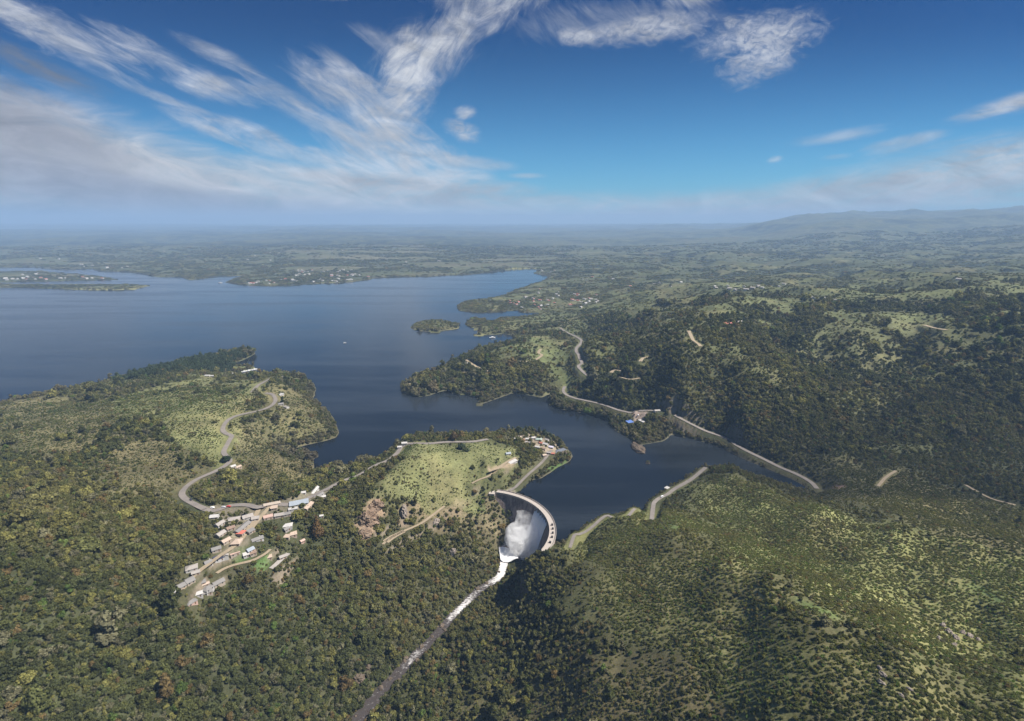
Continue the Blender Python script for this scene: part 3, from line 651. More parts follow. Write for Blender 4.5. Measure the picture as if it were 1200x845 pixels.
def tints(x, y, sd, n, rng, dry):
    low = fbm(x, y, 150, 4, 131) * 1.3; t = np.empty((n, 3))
    w = sstep(-.4, .4, low)[:, None]; t[...] = np.array(PAL['dark']) * (1 - w) + np.array(PAL['olive']) * w
    r = rng.uniform(0, 1, n); r2 = fbm(x, y, 60, 2, 137)
    def put(mask, nm, k): t[mask] = t[mask] * (1 - k) + np.array(PAL[nm]) * k
    put((r < .30), 'mid', .8); put((r > .30) & (r < .40 + .10 * (r2 > .2)), 'yellow', .75); put((r > .52) & (r < .62), 'grey', .8)
    put((r > .66) & (r < .69 + .06 * (r2 < -.2)), 'rust', .6); put((r > .82) & (r < .845), 'bright', .6)
    sh = sstep(28, 6, sd) * (rng.uniform(0, 1, n) < .6); t = t * (1 - sh[:, None] * .7) + np.array((.15, .13, .085)) * sh[:, None] * .7
    t *= rng.uniform(.7, 1.3, (n, 1)); return t
SCATTERS = {}
def grow(kindname, x, y, r, dens, formsel, seed, hs=(.9, 1.25), tintf=None):
    rng = np.random.default_rng(seed); k = (rng.uniform(0, 1, x.shape) < dens); x, y, r = x[k], y[k], r[k]
    fs = formsel[k] if isinstance(formsel, np.ndarray) else rng.choice(formsel, len(x))
    ok = clear_of(x, y, r); x, y, r, fs = x[ok], y[ok], r[ok], fs[ok]
    n = len(x); z = height(x, y) - .12 * r; sd = G.sample(SD, x, y)
    t = tints(x, y, sd, n, rng, None) if tintf is None else tintf(x, y, n, rng)
    S = dict(x=x, y=y, z=z, r=r, f=fs, t=t, h=rng.uniform(hs[0], hs[1], n), rz=rng.uniform(0, 6.283, n)); SCATTERS.setdefault(kindname, []).append(S)
def F_(name, x, y): return G.sample(name, x, y)
def bare(x, y): return np.clip(F_(pavew, x, y) * 1.05 + F_(lawnw, x, y) * .8 + sstep(1.9, 2.6, F_(steep, x, y)) * .25, 0, 1)
def plant_all():
    # woodland
    for (y0, y1, s0, sk, seed, fk) in [(150, 1600, 3.1, .0041, 1, 'near'), (150, 1100, 4.4, .0062, 2, 'near'), (1600, 6500, 5, .0044, 3, 'far')]:
        x, y = scatter(y0, y1, s0, sk, seed); rng = np.random.default_rng(seed + 50)
        sd = F_(SD, x, y); h = F_(H, x, y); gw = F_(grassw, x, y); D = np.hypot(x, y)
        land_ = (sd > 1.2) & ((h > .8) | ((D < 680)))
        s = np.maximum(s0, sk * np.hypot(y, 330)); n1 = fbm(x, y, 30, 3, 141); n2 = fbm(x, y, 130, 3, 143)
        r = s * np.clip(np.exp(rng.normal(-.60, .32, len(x))), .3, 1.15) * (1 + .4 * n2)
        if fk == 'near':
            r = r * (1 - .48 * sstep(10, 90, x) * sstep(720, 560, y))
            big = rng.uniform(0, 1, len(x)) < .06 + .06 * (n2 > .15) - .1 * (x > 40) * (y < 650); r = np.where(big, r * rng.uniform(1.4, 2.1, len(x)), r)
            d = 1.02 - gw * np.where((x > 60) & (y < 720), 1.3, 1.3) - .28 * sstep(.15, .5, n1 + .5 * n2)
            d = np.maximum(d, .10 * sstep(.1, .5, n1) * (gw < .9)); d *= np.where((x > 40) & (y < 660) & (gw > .2), .24, 1)
            fsel = np.where(rng.uniform(0, 1, len(x)) < .12, rng.choice(IDX['tall'], len(x)), rng.choice(IDX['tree'], len(x)))
            d = np.where((sd < 14) & (sd > 0), np.maximum(d, .8), d)
        else:
            fld = sstep(.0, .5, fbm(x * .35, y, 240, 4, 103) + .3 * fbm(x, y, 1500, 2, 105)) * sstep(2200, 3600, D)
            d = .95 - gw * .9 - .25 * sstep(.1, .5, n1) - fld * .85; r = r * .8
            d = np.where((sd < 30) & (sd > 0), np.maximum(d, .7), d)
            fsel = rng.choice(IDX['clump'], len(x))
            fsel = fsel.astype(int)
        d = np.where(land_, d, 0) * (1 - bare(x, y))
        grow('woodland', x, y, r, d, fsel, seed + 90, (.9, 1.25) if fk == 'near' else (.6, 1.0))
    # the dark tall trees of the left spit
    P = world_poly([(112,454),(160,439),(200,424),(258,417),(284,411),(298,412),(282,423),(268,436),(244,441),(180,447)], 2)
    x, y = scatter(700, 1600, 7.5, .0, 19, .75); k = inside(x, y, P); x, y = x[k], y[k]; rng = np.random.default_rng(69)
    grow('woodland', x, y, rng.uniform(4, 6.8, len(x)), np.full(len(x), .8) * (F_(SD, x, y) > 1.5), np.array(IDX['tree'])[rng.integers(0, len(IDX['tree']), len(x))], 79, (1.1, 1.6), lambda x, y, n, rng: np.array([.05, .066, .034]) * rng.uniform(.7, 1.3, (n, 1)))
    # shrubs on the open ground
    x, y = scatter(150, 1900, 2.9, .0042, 11); rng = np.random.default_rng(61)
    sd = F_(SD, x, y); gw = F_(grassw, x, y); n1 = fbm(x, y, 18, 3, 151); n2 = fbm(x, y, 110, 3, 153); s = np.maximum(2.9, .0042 * np.hypot(y, 330))
    r = s * rng.uniform(.26, .58, len(x)) * (1 + .5 * np.clip(n1, -.5, 1))
    d = sstep(.15, .6, gw) * (.12 + .55 * sstep(.0, .5, n1 + .6 * n2)) * (sd > 3) * (1 - bare(x, y))
    right = sstep(60, 200, x) * (y < 700); d = d * (1 + .9 * right); 
    midhill_open = (x < 0) & (x > -120) & (y > 600) & (y < 700); d = d * np.where(midhill_open, .22, 1)
    grow('scrub', x, y, r, np.clip(d, 0, 1), IDX['shrub'], 71, (.8, 1.2))
    # close low scrub on the near right hand hills
    x, y = scatter(150, 760, 2.3, .0034, 13); rng = np.random.default_rng(63); sd = F_(SD, x, y); gw = F_(grassw, x, y); n1 = fbm(x, y, 24, 3, 155); n2 = fbm(x, y, 90, 3, 157)
    r = np.maximum(2.3, .0034 * np.hypot(y, 330)) * rng.uniform(.30, .66, len(x))
    def st(x, y, n, rng):
        gcs = np.stack([F_(gcol[..., i], x, y) for i in range(3)], -1) * np.array([.70, .80, .60]); t = tints(x, y, np.full(n, 99.), n, rng, None); k = rng.uniform(.15, .75, (n, 1)); return gcs * k + t * (1 - k)
    d = sstep(.12, .45, gw) * (.55 + .42 * sstep(-.3, .3, n1 + .7 * n2)) * (sd > 3) * (1 - bare(x, y)) * sstep(-20, 70, x)
    grow('scrub', x, y, r, d, IDX['shrub'], 77, (.75, 1.1), st)
    # tussocks
    x, y = scatter(150, 900, 1.9, .0031, 17); rng = np.random.default_rng(67)
    gw = F_(grassw, x, y); sd = F_(SD, x, y); n1 = fbm(x, y, 40, 3, 161)
    r = np.maximum(1.9, .0031 * np.hypot(y, 330)) * rng.uniform(.35, .7, len(x))
    def gt(x, y, n, rng):
        gcs = np.stack([F_(gcol[..., i], x, y) for i in range(3)], -1); k = rng.uniform(.55, 1.1, (n, 1)); t = gcs * k * np.array([.85, 1.0, .85])
        m = rng.uniform(0, 1, n) < .4; t[m] = t[m] * np.array([.75, 1.0, .65]); return t
    grow('tussock_grass', x, y, r, .55 * sstep(.3, .8, gw) * (sd > 4) * (1 - bare(x, y)) * (.6 + .4 * sstep(-.3, .3, n1)) * np.where((x < 0) & (x > -130) & (y > 560), .4, 1), IDX['grass'], 73, (.7, 1.1), gt)

def seen_mask(x, y, z):                        # not hidden behind a hill
    ok = np.ones(len(x), bool)
    for t in np.linspace(.25, .985, 60):
        ok &= CAM_H + (z - CAM_H) * t > height(x * t, y * t) - .3
    return ok
def instancer(name, S, mat_note, label, cat, group):
    n = len(S['x']); me = bpy.data.meshes.new(name); me.vertices.add(n)
    me.vertices.foreach_set('co', np.stack([S['x'], S['y'], S['z']], -1).astype(np.float32).ravel())
    a = me.attributes.new('form', 'INT', 'POINT'); a.data.foreach_set('value', S['f'].astype(np.int32))
    a = me.attributes.new('turn', 'FLOAT_VECTOR', 'POINT'); rt = np.zeros((n, 3)); rt[:, 2] = S['rz']; rt[:, :2] = RNG.normal(0, .07, (n, 2)); a.data.foreach_set('vector', rt.astype(np.float32).ravel())
    a = me.attributes.new('size', 'FLOAT_VECTOR', 'POINT'); a.data.foreach_set('vector', np.stack([S['r'], S['r'], S['r'] * S['h']], -1).astype(np.float32).ravel())
    a = me.attributes.new('tint', 'FLOAT_COLOR', 'POINT'); a.data.foreach_set('color', np.c_[S['t'], np.ones(n)].astype(np.float32).ravel())
    o = link(bpy.data.objects.new(name, me))
    ng = bpy.data.node_groups.new(name + '_growth', 'GeometryNodeTree')
    ng.interface.new_socket('Geometry', in_out='INPUT', socket_type='NodeSocketGeometry'); ng.interface.new_socket('Geometry', in_out='OUTPUT', socket_type='NodeSocketGeometry')
    N = ng.nodes; L = ng.links; gi = N.new('NodeGroupInput'); go = N.new('NodeGroupOutput'); ip = N.new('GeometryNodeInstanceOnPoints'); ci = N.new('GeometryNodeCollectionInfo')
    ci.inputs['Collection'].default_value = forms; ci.inputs['Separate Children'].default_value = True; ci.inputs['Reset Children'].default_value = True
    def attr(nm, ty):
        q = N.new('GeometryNodeInputNamedAttribute'); q.data_type = ty; q.inputs['Name'].default_value = nm; return q.outputs['Attribute']
    L.new(gi.outputs[0], ip.inputs['Points']); L.new(ci.outputs[0], ip.inputs['Instance']); ip.inputs['Pick Instance'].default_value = True
    L.new(attr('form', 'INT'), ip.inputs['Instance Index']); L.new(attr('turn', 'FLOAT_VECTOR'), ip.inputs['Rotation']); L.new(attr('size', 'FLOAT_VECTOR'), ip.inputs['Scale'])
    L.new(ip.outputs[0], go.inputs[0])
    md = o.modifiers.new('growth', 'NODES'); md.node_group = ng
    tag(o, label, cat, None, 'stuff'); return o
def finish_plants():
    tm = {i: trunk_mesh('trunk', 500 + i, 1.0) for i in range(3)}; om = {}
    def own(fi):
        if fi not in om: me = FORMS[fi][1].copy(); me.materials.clear(); me.materials.append(M_LEAF_OBJ); om[fi] = me
        return om[fi]
    tot = {}
    for nm, lst in SCATTERS.items():
        S = {k: np.concatenate([q[k] for q in lst]) for k in lst[0]}
        px, py, dep = project(S['x'], S['y'], S['z'] + S['r'] * .8)
        inn = (px > 4) & (px < 1196) & (py > 0) & (py < 838) & (dep > 50)
        size = S['r'] / dep * np.sqrt(1 + ((px - 600) / 600) ** 2 + ((py - 422) / 600) ** 2)
        size = np.where(inn, size, 0)
        take = np.zeros(len(px), bool)
        nsel = 0 if nm == 'tussock_grass' else 300
        if nsel:
            order = np.argsort(-size)[:1400]; vis = seen_mask(S['x'][order], S['y'][order], S['z'][order] + S['r'][order]); sel = order[vis][:nsel]; take[sel] = True
            for i in sel:
                kind = FORMS[S['f'][i]][0]; tt = S['t'][i]
                p = (S['x'][i], S['y'][i], S['z'][i]); r = float(S['r'][i]); h = float(r * S['h'][i])
                root = empty('shrub' if nm == 'scrub' else 'tree', p, float(S['rz'][i]))
                where = ('in the dark woodland of the lower left corner' if px[i] < 420 else 'in the woodland beside the gorge at the lower edge' if px[i] < 640 else 'on the near slope at the lower right') if nm != 'scrub' else ('on the grassy slope at the lower right' if px[i] > 600 else 'on the open grass at the left')
                gcol_ = tt / (tt.sum() + 1e-6); look = 'brownish' if gcol_[0] > .46 else 'yellow green' if tt[1] > .165 else 'dark green' if tt[1] < .09 else 'olive green'
                form = 'low bushy' if kind == 'shrub' else 'tall narrow' if kind == 'tall' else 'round crowned'
                tag(root, f"{look} {form} {'shrub' if nm == 'scrub' else 'tree'} {where}", 'shrub' if nm == 'scrub' else 'tree', f"{look} {form} {'shrubs' if nm == 'scrub' else 'trees'} {where}")
                c = link(bpy.data.objects.new('foliage' if nm == 'scrub' else 'crown', own(int(S['f'][i]))), root); c.scale = (r, r, h); c.color = (*[float(v) for v in tt], 1)
                k = link(bpy.data.objects.new('stem' if nm == 'scrub' else 'trunk', tm[int(i) % 3]), root); k.scale = (r * .8, r * .8, h * (.5 if nm == 'scrub' else .9))
        S = {k: v[~take] for k, v in S.items()}; tot[nm] = len(S['x'])
        lab = {'woodland': ('dense mixed woodland covering the hills and valley sides', 'woodland'), 'scrub': ('scattered low shrubs over the grassy slopes', 'scrub'), 'tussock_grass': ('coarse tussock grass on the open ridges', 'grass')}[nm]
        instancer(nm, S, None, lab[0], lab[1], None)
    print('plants', tot)
M_TREE_CACHE = {}
def single_tree(px, py, kind, r, hf, tint, label, group=None, name='tree', pos=None, cat='tree'):
    p = ground(px, py) if pos is None else np.array(pos, float)
    root = empty(name, p - np.array([0, 0, .2]), RNG.uniform(0, 6.28)); tag(root, label, cat, group)
    fi = IDX[kind][int(RNG.integers(len(IDX[kind])))]; key = fi
    if key not in M_TREE_CACHE: me = FORMS[fi][1].copy(); me.materials.clear(); me.materials.append(M_LEAF_OBJ); M_TREE_CACHE[key] = me
    c = link(bpy.data.objects.new('crown', M_TREE_CACHE[key]), root); c.scale = (r, r, r * hf); c.color = (*tint, 1)
    k = link(bpy.data.objects.new('trunk', trunk_mesh('trunk', 900, 1.0)), root); k.scale = (r * .7, r * .7, r * hf * .9)
    return root
KEEP_CLEAR = []
# ------------------------------------------------------------------ arch dam
def pol(r, th, z): return (DC[0] + r * math.cos(th), DC[1] + r * math.sin(th), z)
def sweep(prof, a0, a1, n, mb=None):          # closed profile (r, z) swept along the arc
    mb = mb or MB(); k = len(prof); V = []
    for i in range(n + 1):
        a = a0 + (a1 - a0) * i / n; V += [pol(r, a, z) for r, z in prof]
    F = [tuple(range(k)), tuple(n * k + j for j in range(k - 1, -1, -1))]
    for i in range(n):
        for j in range(k): F.append((i*k+j, (i+1)*k+j, (i+1)*k+(j+1) % k, i*k+(j+1) % k))
    return mb.add(V, F)
m_conc, nt = new_mat('dam_concrete')
g = nt.n('ShaderNodeNewGeometry').outputs['Position']
n1 = nt.noise(nt.mapping(g, scale=(1, 1, .12)), .35, 5, .65); n2 = nt.noise(g, .06, 4); n3 = nt.noise(g, 1.4, 4)
c = nt.mix(nt.ramp(n1, .38, .66), (.33, .255, .215, 1), (.15, .115, .10, 1)); c = nt.mix(nt.ramp(n2, .4, .7, 0, .5), c, (.10, .08, .075, 1))
surf(nt, c, .9, n3, .4, .2, .2)
m_crest = plain('crest_concrete', (.37, .325, .285), .85, .2, .8)
m_dark = plain('dark_metal', (.03, .03, .035), .5, .2, 2)
bpy.data.objects
dam = empty('dam', pol(DR, 0, -48)); dpos = Vector(dam.location)
tag(dam, 'curved concrete arch dam with a pale crest road and water pouring down its inner face', 'dam')
def dpart(mb, name, mat, smooth=False, parent=None):
    if parent is None: mb.V = [tuple(Vector(v) - dpos) for v in mb.V]
    return mb.obj(name, mat, dam if parent is None else parent, smooth)
s0, s1 = R(34), R(10.5)
Lw, Rw = th0 + .12, th1 - .14
face = [(DR, 2.6), (DR, -36), (DR - 1, -56), (DR - 25, -56), (DR - 22, -46), (DR - 14, -22), (DR - 9.5, -8), (DR - 7, -1), (DR - 6.4, 2.6)]
spill = [(DR, -1.2), (DR, -36), (DR - 1, -56), (DR - 25, -56), (DR - 22, -46), (DR - 14, -22), (DR - 9.5, -8), (DR - 7, -2.4), (DR - 5.5, -1.2)]
mb = MB(); sweep(face, Lw, s0, 40, mb); sweep(face, s1, Rw, 30, mb); sweep(spill, s0, s1, 26, mb); dpart(mb, 'arch_wall', m_conc)
mb = MB(); sweep([(DR + .6, 3.6), (DR + .6, 2.62), (DR - 7.0, 2.62), (DR - 7.0, 3.6)], Lw, Rw, 90, mb); dpart(mb, 'crest_road', m_crest)
for r0 in (DR + .15, DR - 7.0):
    mb = MB(); sweep([(r0 + .42, 4.75), (r0 + .42, 3.602), (r0, 3.602), (r0, 4.75)], Lw, Rw, 90, mb); dpart(mb, 'parapet', m_crest)
for i in range(7):
    a = s0 + (s1 - s0) * i / 6; mb = MB(); sweep([(DR - .3, 2.61), (DR - .3, -1.15), (DR - 7.6, -2.6), (DR - 7.6, 2.61)], a - .007, a + .007, 1, mb); dpart(mb, 'pier', m_crest)
for px, py in [(649.5,614.3),(649.9,619),(649.5,624),(648.7,629),(647.6,635.5)]:
    a = ang(px, py, 5); mb = MB(); sweep([(DR - 2.2, 5.6), (DR - 2.2, 3.604), (DR - 4.2, 3.604), (DR - 4.2, 5.6)], a - .010, a + .010, 2, mb)
    q = dpart(mb, 'gate_hoist', m_dark)
mb = MB(); sweep([(DR + 5, 3.3), (DR + 5, -14), (DR - 10, -14), (DR - 10, 3.3)], Lw + .001, Lw + .10, 4, mb); dpart(mb, 'abutment', m_crest)
# falling water on the inner face
m_fall, nt = new_mat('falling_water')
va = nt.n('ShaderNodeAttribute', attribute_name='fall').outputs['Vector']
fn = nt.noise(nt.mapping(va, scale=(46, 1.6, 1)), 1.0, 6, .65); fn2 = nt.noise(nt.mapping(va, scale=(7, .6, 1)), 1.0, 3)
fall = nt.n('ShaderNodeSeparateXYZ', ins={0: va}).outputs[1]
f = nt.ramp(nt.math('ADD', fn, nt.math('MULTIPLY_ADD', fall, .22, nt.math('MULTIPLY', fn2, .35))), .34, .75, .2, 1)
surf(nt, nt.mix(f, (.30, .29, .28, 1), (.88, .88, .88, 1)), .6, fn, .4, .5, .4)
fp = [(DR - 5.3, -.9), (DR - 7.2, -1.9), (DR - 9.9, -8), (DR - 14.5, -22), (DR - 19, -36), (DR - 22.6, -45.5)]
V, F, A = [], [], []; n = 60
for i in range(n + 1):
    a = s0 + (s1 - s0) * i / n
    for k, (r, z) in enumerate(fp):
        aw = a + (a - (s0 + s1) / 2) * .12 * k / 5; wob = .5 * vnoise(i * .35, k * .8, 4)
        V.append(pol(r - .35 - wob, aw, z)); A.append((i / n, k / 5, 0))
for i in range(n):
    for k in range(5): b = i * 6 + k; F.append((b, b + 6, b + 7, b + 1))
fw = mesh_obj('spillway_water', V, F, m_fall, smooth=True); at_ = fw.data.attributes.new('fall', 'FLOAT_VECTOR', 'POINT'); at_.data.foreach_set('vector', np.array(A, np.float32).ravel())
tag(fw, 'white curtain of water sliding down the inside of the dam', 'water', kind='stuff')
# plunge pool
m_pool, nt = new_mat('foaming_pool'); g = nt.n('ShaderNodeNewGeometry').outputs['Position']
fn = nt.noise(g, .22, 6, .7); fo = nt.ramp(fn, .42, .62); surf(nt, nt.mix(fo, (.14, .12, .10, 1), (.66, .65, .63, 1)), nt.ramp(fo, 0, 1, .2, .8), fn, .6, 1.2, .4)
PB = [(-15.5,532.5),(-11,532.8),(-5.5,531.6),(0,528),(4.5,524),(8.2,517),(10,510),(16,503),(26,500),(34,508),(37,520),(35,532),(27,543),(16,551),(3,552),(-8,545),(-14,538)]
V = [(12, 527, -42.6)] + [(x, y, -42.6) for x, y in PB]; nb = len(PB)
pool = mesh_obj('plunge_pool', V, [(0, 1 + i, 1 + (i + 1) % nb) for i in range(nb)], m_pool); tag(pool, 'foaming plunge pool at the foot of the dam', 'pool', kind='structure')
# small curved weir with its white fan of water
wc = np.array([unproj(*q) for q in [(584.5,641.5,-41.6),(589,640.8,-41.6),(595,642,-41.6),(601,645.5,-41.6),(605.5,649.5,-41.6),(608,654.5,-41.8)]])
wb = np.array([unproj(*q) for q in [(586.5,656,-46.4),(588,657.5,-46.6),(590,658.5,-46.8),(592.5,659,-46.8),(595.5,659,-46.6),(599,658.2,-46.4)]])
weir = empty('weir', (wc[2, 0], wc[2, 1], -48)); wpos = Vector(weir.location); tag(weir, 'small curved weir below the dam', 'weir')
V, F = [], []
for i in range(6):
    p = wc[i]; o = wc[i] - wb[i]; o[2] = 0; o /= np.linalg.norm(o); V += [tuple(p + o * .2 + (0, 0, .15)), tuple(p + o * 2.2 + (0, 0, .15)), tuple(p + o * 2.2 + (0, 0, -8)), tuple(p + o * .2 + (0, 0, -8))]
for i in range(5):
    for j in range(4): F.append((i*4+j, i*4+(j+1) % 4, (i+1)*4+(j+1) % 4, (i+1)*4+j))
F += [(0,1,2,3), (23,22,21,20)]
mb = MB().add([tuple(Vector(v) - wpos) for v in V], F); mb.obj('weir_wall', m_conc, weir)
m_fan, nt = new_mat('fan_water'); va = nt.n('ShaderNodeAttribute', attribute_name='fall').outputs['Vector']
fn = nt.noise(nt.mapping(va, scale=(22, 1.2, 1)), 1.0, 5, .6); f = nt.ramp(fn, .28, .52, .45, 1); surf(nt, nt.mix(f, (.5, .48, .46, 1), (.88, .87, .85, 1)), .6, fn, .4, .4, .4)
V, F, A = [], [], []; nu, nv = 40, 12
def lerp(P, u): i = min(int(u * 5), 4); t = u * 5 - i; return P[i] * (1 - t) + P[i + 1] * t
for i in range(nu + 1):
    u = i / nu; a, b = lerp(wc, u), lerp(wb, u)
    for j in range(nv + 1):
        t = j / nv; p = a * (1 - t) + b * t; p[2] = a[2] + (b[2] - a[2]) * (t ** 1.5) + .55 * math.sin(math.pi * t) + .25 + .3 * (vnoise(u * 26, t * 2, 6) - .5); V.append(p); A.append((u, t, 0))
for i in range(nu):
    for j in range(nv): b = i * (nv + 1) + j; F.append((b, b + nv + 1, b + nv + 2, b + 1))
fan = mesh_obj('weir_water', V, F, m_fan, smooth=True); at_ = fan.data.attributes.new('fall', 'FLOAT_VECTOR', 'POINT'); at_.data.foreach_set('vector', np.array(A, np.float32).ravel())
tag(fan, 'bright white fan of water spilling over the small weir', 'water', kind='stuff')
# spray: a solid churning core in a cloud of droplets
def ico_blob(mb, c, r, seed, sub=3, amp=.25):
    bm = bmesh.new(); bmesh.ops.create_icosphere(bm, subdivisions=sub, radius=1)
    V = np.array([v.co[:] for v in bm.verts]); F = [tuple(v.index for v in f.verts) for f in bm.faces]; bm.free()
    k = 1 + amp * (fbm(V[:, 0] * 1.7 + V[:, 2] * 1.3 + seed, V[:, 1] * 1.7 + V[:, 2] * .9 + seed * 2, 1.0, 3, seed)); V = V * k[:, None] * np.array(r) + np.array(c)
    mb.add([tuple(v) for v in V], F)
m_core, nt = new_mat('churned_water'); g = nt.n('ShaderNodeNewGeometry').outputs['Position']; fn = nt.noise(g, .5, 6, .7)
surf(nt, nt.mix(nt.ramp(fn, .3, .6), (.62, .61, .59, 1), (.9, .9, .89, 1)), .9, fn, .8, 1.5, .1)
mb = MB()
rs_ = np.random.default_rng(5)
for i in range(20):
    t = rs_.uniform(0, 1); ico_blob(mb, (9 + 14 * rs_.uniform(0, 1), 519 + 20 * t + rs_.uniform(-3, 3), -43 + 9 * rs_.uniform(0, 1) ** 1.5), rs_.uniform(2, 3.6) * np.array([1, 1, .8]), i + 3, 2, .5)
core = mb.obj('churned_water', m_core, smooth=True); tag(core, 'churning white water thrown up below the spillway', 'water', kind='stuff')
m_mist = bpy.data.materials.new('spray'); m_mist.use_nodes = True; nt = NT(m_mist.node_tree); g = nt.n('ShaderNodeNewGeometry').outputs['Position']
d = nt.ramp(nt.noise(nt.mapping(g, scale=(1, 1, .8)), .13, 5, .62, .5), .33, .66, .0, SPRAY)
zz = nt.n('ShaderNodeSeparateXYZ', ins={0: g}).outputs[2]; d = nt.math('MULTIPLY', d, nt.ramp(zz, -44, -6, 1.25, .22, False))
pv = nt.n('ShaderNodeVolumePrincipled', ins={'Color': (.97, .97, .97, 1), 'Density': d}); pv.inputs['Anisotropy'].default_value = 0
oo = nt.n('ShaderNodeOutputMaterial'); nt.set(oo.inputs['Volume'], pv)
mb = MB()
for c_, r_ in [((9,526,-39),(12,11,10)),((8,527,-33),(15,14,15)),((12,539,-26),(15,13,17)),((15,550,-19),(13,11,15)),((22,534,-28),(13,14,15)),((27,520,-32),(11,14,14)),((4,538,-30),(13,12,14)),((29,509,-37),(9,11,10)),((12,517,-40),(8,8,7)),((20,545,-14),(9,9,10)),((29,528,-26),(9,11,13)),((31,514,-33),(7,10,11)),((24,545,-20),(9,9,11))]:
    ico_blob(mb, c_, r_, int(c_[0] + c_[1]), 3, .3)
sp = mb.obj('spray', m_mist); md = sp.modifiers.new('join', 'REMESH'); md.mode = 'VOXEL'; md.voxel_size = 1.4
tag(sp, 'white cloud of spray rising in front of the dam', 'spray', kind='stuff')
# ------------------------------------------------------------------ houses
COLS = {'white': (.42, .40, .375), 'cream': (.36, .30, .24), 'grey': (.19, .178, .165), 'pale': (.30, .27, .24), 'tan': (.40, .31, .24), 'coral': (.58, .17, .12), 'red': (.36, .12, .08), 'navy': (.035, .042, .08), 'slate': (.10, .11, .13),
        'blue': (.09, .16, .40), 'green': (.30, .36, .31), 'lilac': (.50, .46, .53), 'pink': (.46, .32, .26), 'bluegrey': (.28, .31, .34), 'brown': (.22, .15, .11)}
def roof_mat(k): return plain('roof_' + k, COLS[k], .65, .35, .9, .4)
def wall_mat(k): return plain('wall_' + k, COLS[k], .9, .22, .7, .2)
M_GLASS = plain('window_glass', (.03, .035, .04), .2, .1, 2, .6); M_DOOR = plain('door_paint', (.16, .09, .05), .7, .2, 2)
WIN = MB().box(-.55, .55, -.04, .04, 0, 1.1).mesh('window', M_GLASS); DOOR = MB().box(-.5, .5, -.05, .05, 0, 2.1).mesh('door', M_DOOR)
def house(label, p1, p2=None, wid=8, L=None, yaw=0, h=3.0, roof='gable', rc='grey', wc='cream', group='houses of the hillside village', name='house', cat='house', mono=None, lift=4.0, pos=None, chimney=False):
    wid *= .6; h *= .85
    if L: L *= .66
    if pos is not None: c = np.array(pos, float); yw = R(yaw)
    elif p2 is not None:
        a = ground(*p1, lift); b = ground(*p2, lift); L = float(np.linalg.norm((b - a)[:2])); yw = math.atan2(b[1] - a[1], b[0] - a[0]); c = (a + b) / 2; c[2] = float(height(c[0], c[1]))
    else: c = ground(*p1, lift); yw = R(yaw)
    cs, sn = math.cos(yw), math.sin(yw); hl, hw = L / 2, wid / 2
    corners = [float(height(c[0] + cs*u*hl - sn*v*hw, c[1] + sn*u*hl + cs*v*hw)) for u in (-1, 0, 1) for v in (-1, 1)]
    z0 = .75 * min(corners) + .25 * max(corners); low = z0 - min(corners) + .8
    root = empty(name, (c[0], c[1], z0), yw); tag(root, label, cat, group)
    KEEP_CLEAR.extend([(c[0] + cs * t, c[1] + sn * t, hw + .6) for t in np.linspace(-hl, hl, max(2, int(L / 6)))])
    KEEP_CLEAR.append((c[0] + sn * (hw + 2) , c[1] - cs * (hw + 2) if cs > 0 else c[1] + cs * (hw + 2), 2.0))
    w = MB(); rf = MB(); e = .45; pt = .16; rise = hw * .5
    if roof == 'gable':
        w.prism([(-hw, -low), (hw, -low), (hw, h), (0, h + rise), (-hw, h)], -hl, hl)
        k = e * rise / hw
        for s in (-1, 1): rf.add([(x, y, z) for x in (-hl - e, hl + e) for y, z in ((0, h + rise + .05), (s * (hw + e), h - k + .05), (s * (hw + e), h - k + .05 + pt), (0, h + rise + .05 + pt))], [(0,1,2,3),(7,6,5,4),(0,4,5,1),(1,5,6,2),(2,6,7,3),(3,7,4,0)])
    elif roof == 'hip':
        w.box(-hl, hl, -hw, hw, -low, h); q = min(hw, hl * .8)
        b = [(-hl - e, -hw - e, h + .02), (hl + e, -hw - e, h + .02), (hl + e, hw + e, h + .02), (-hl - e, hw + e, h + .02)]
        rf.add(b + [(-hl + q, 0, h + rise), (hl - q, 0, h + rise)], [(3,2,1,0), (0,1,5,4), (1,2,5), (2,3,4,5), (3,0,4)])
    elif roof == 'shed':
        w.prism([(-hw, -low), (hw, -low), (hw, h + .9), (-hw, h)], -hl, hl); k = e * .9 / wid
        rf.prism([(-hw - e, h - k + .04), (hw + e, h + .9 + k + .04), (hw + e, h + .9 + k + .2), (-hw - e, h - k + .2)], -hl - e, hl + e)
    else:
        w.box(-hl, hl, -hw, hw, -low, h); rf.box(-hl - .25, hl + .25, -hw - .25, hw + .25, h + .003, h + .3)
        rf.box(-hl - .25, hl + .25, -hw - .25, -hw - .05, h + .3, h + .6).box(-hl - .25, hl + .25, hw + .05, hw + .25, h + .3, h + .6)
    w.obj('wall', wall_mat(wc), root); r_ = rf.obj('roof', roof_mat(rc), root)
    if chimney: MB().box(hl * .4, hl * .4 + .7, -.35, .35, h, h + rise + 1.0).obj('chimney', wall_mat(wc), r_)
    n = max(2, int(L / 4.5)); side = -1
    for i in range(n):
        x = -hl + L * (i + .5) / n
        for sd in (-1, 1):
            isd = i == n // 2 and sd == -1; me = DOOR if isd else WIN
            o = link(bpy.data.objects.new('door' if isd else 'window', me), root); o.location = (x, sd * (hw + .03), 0.02 if isd else 1.0)
    return root
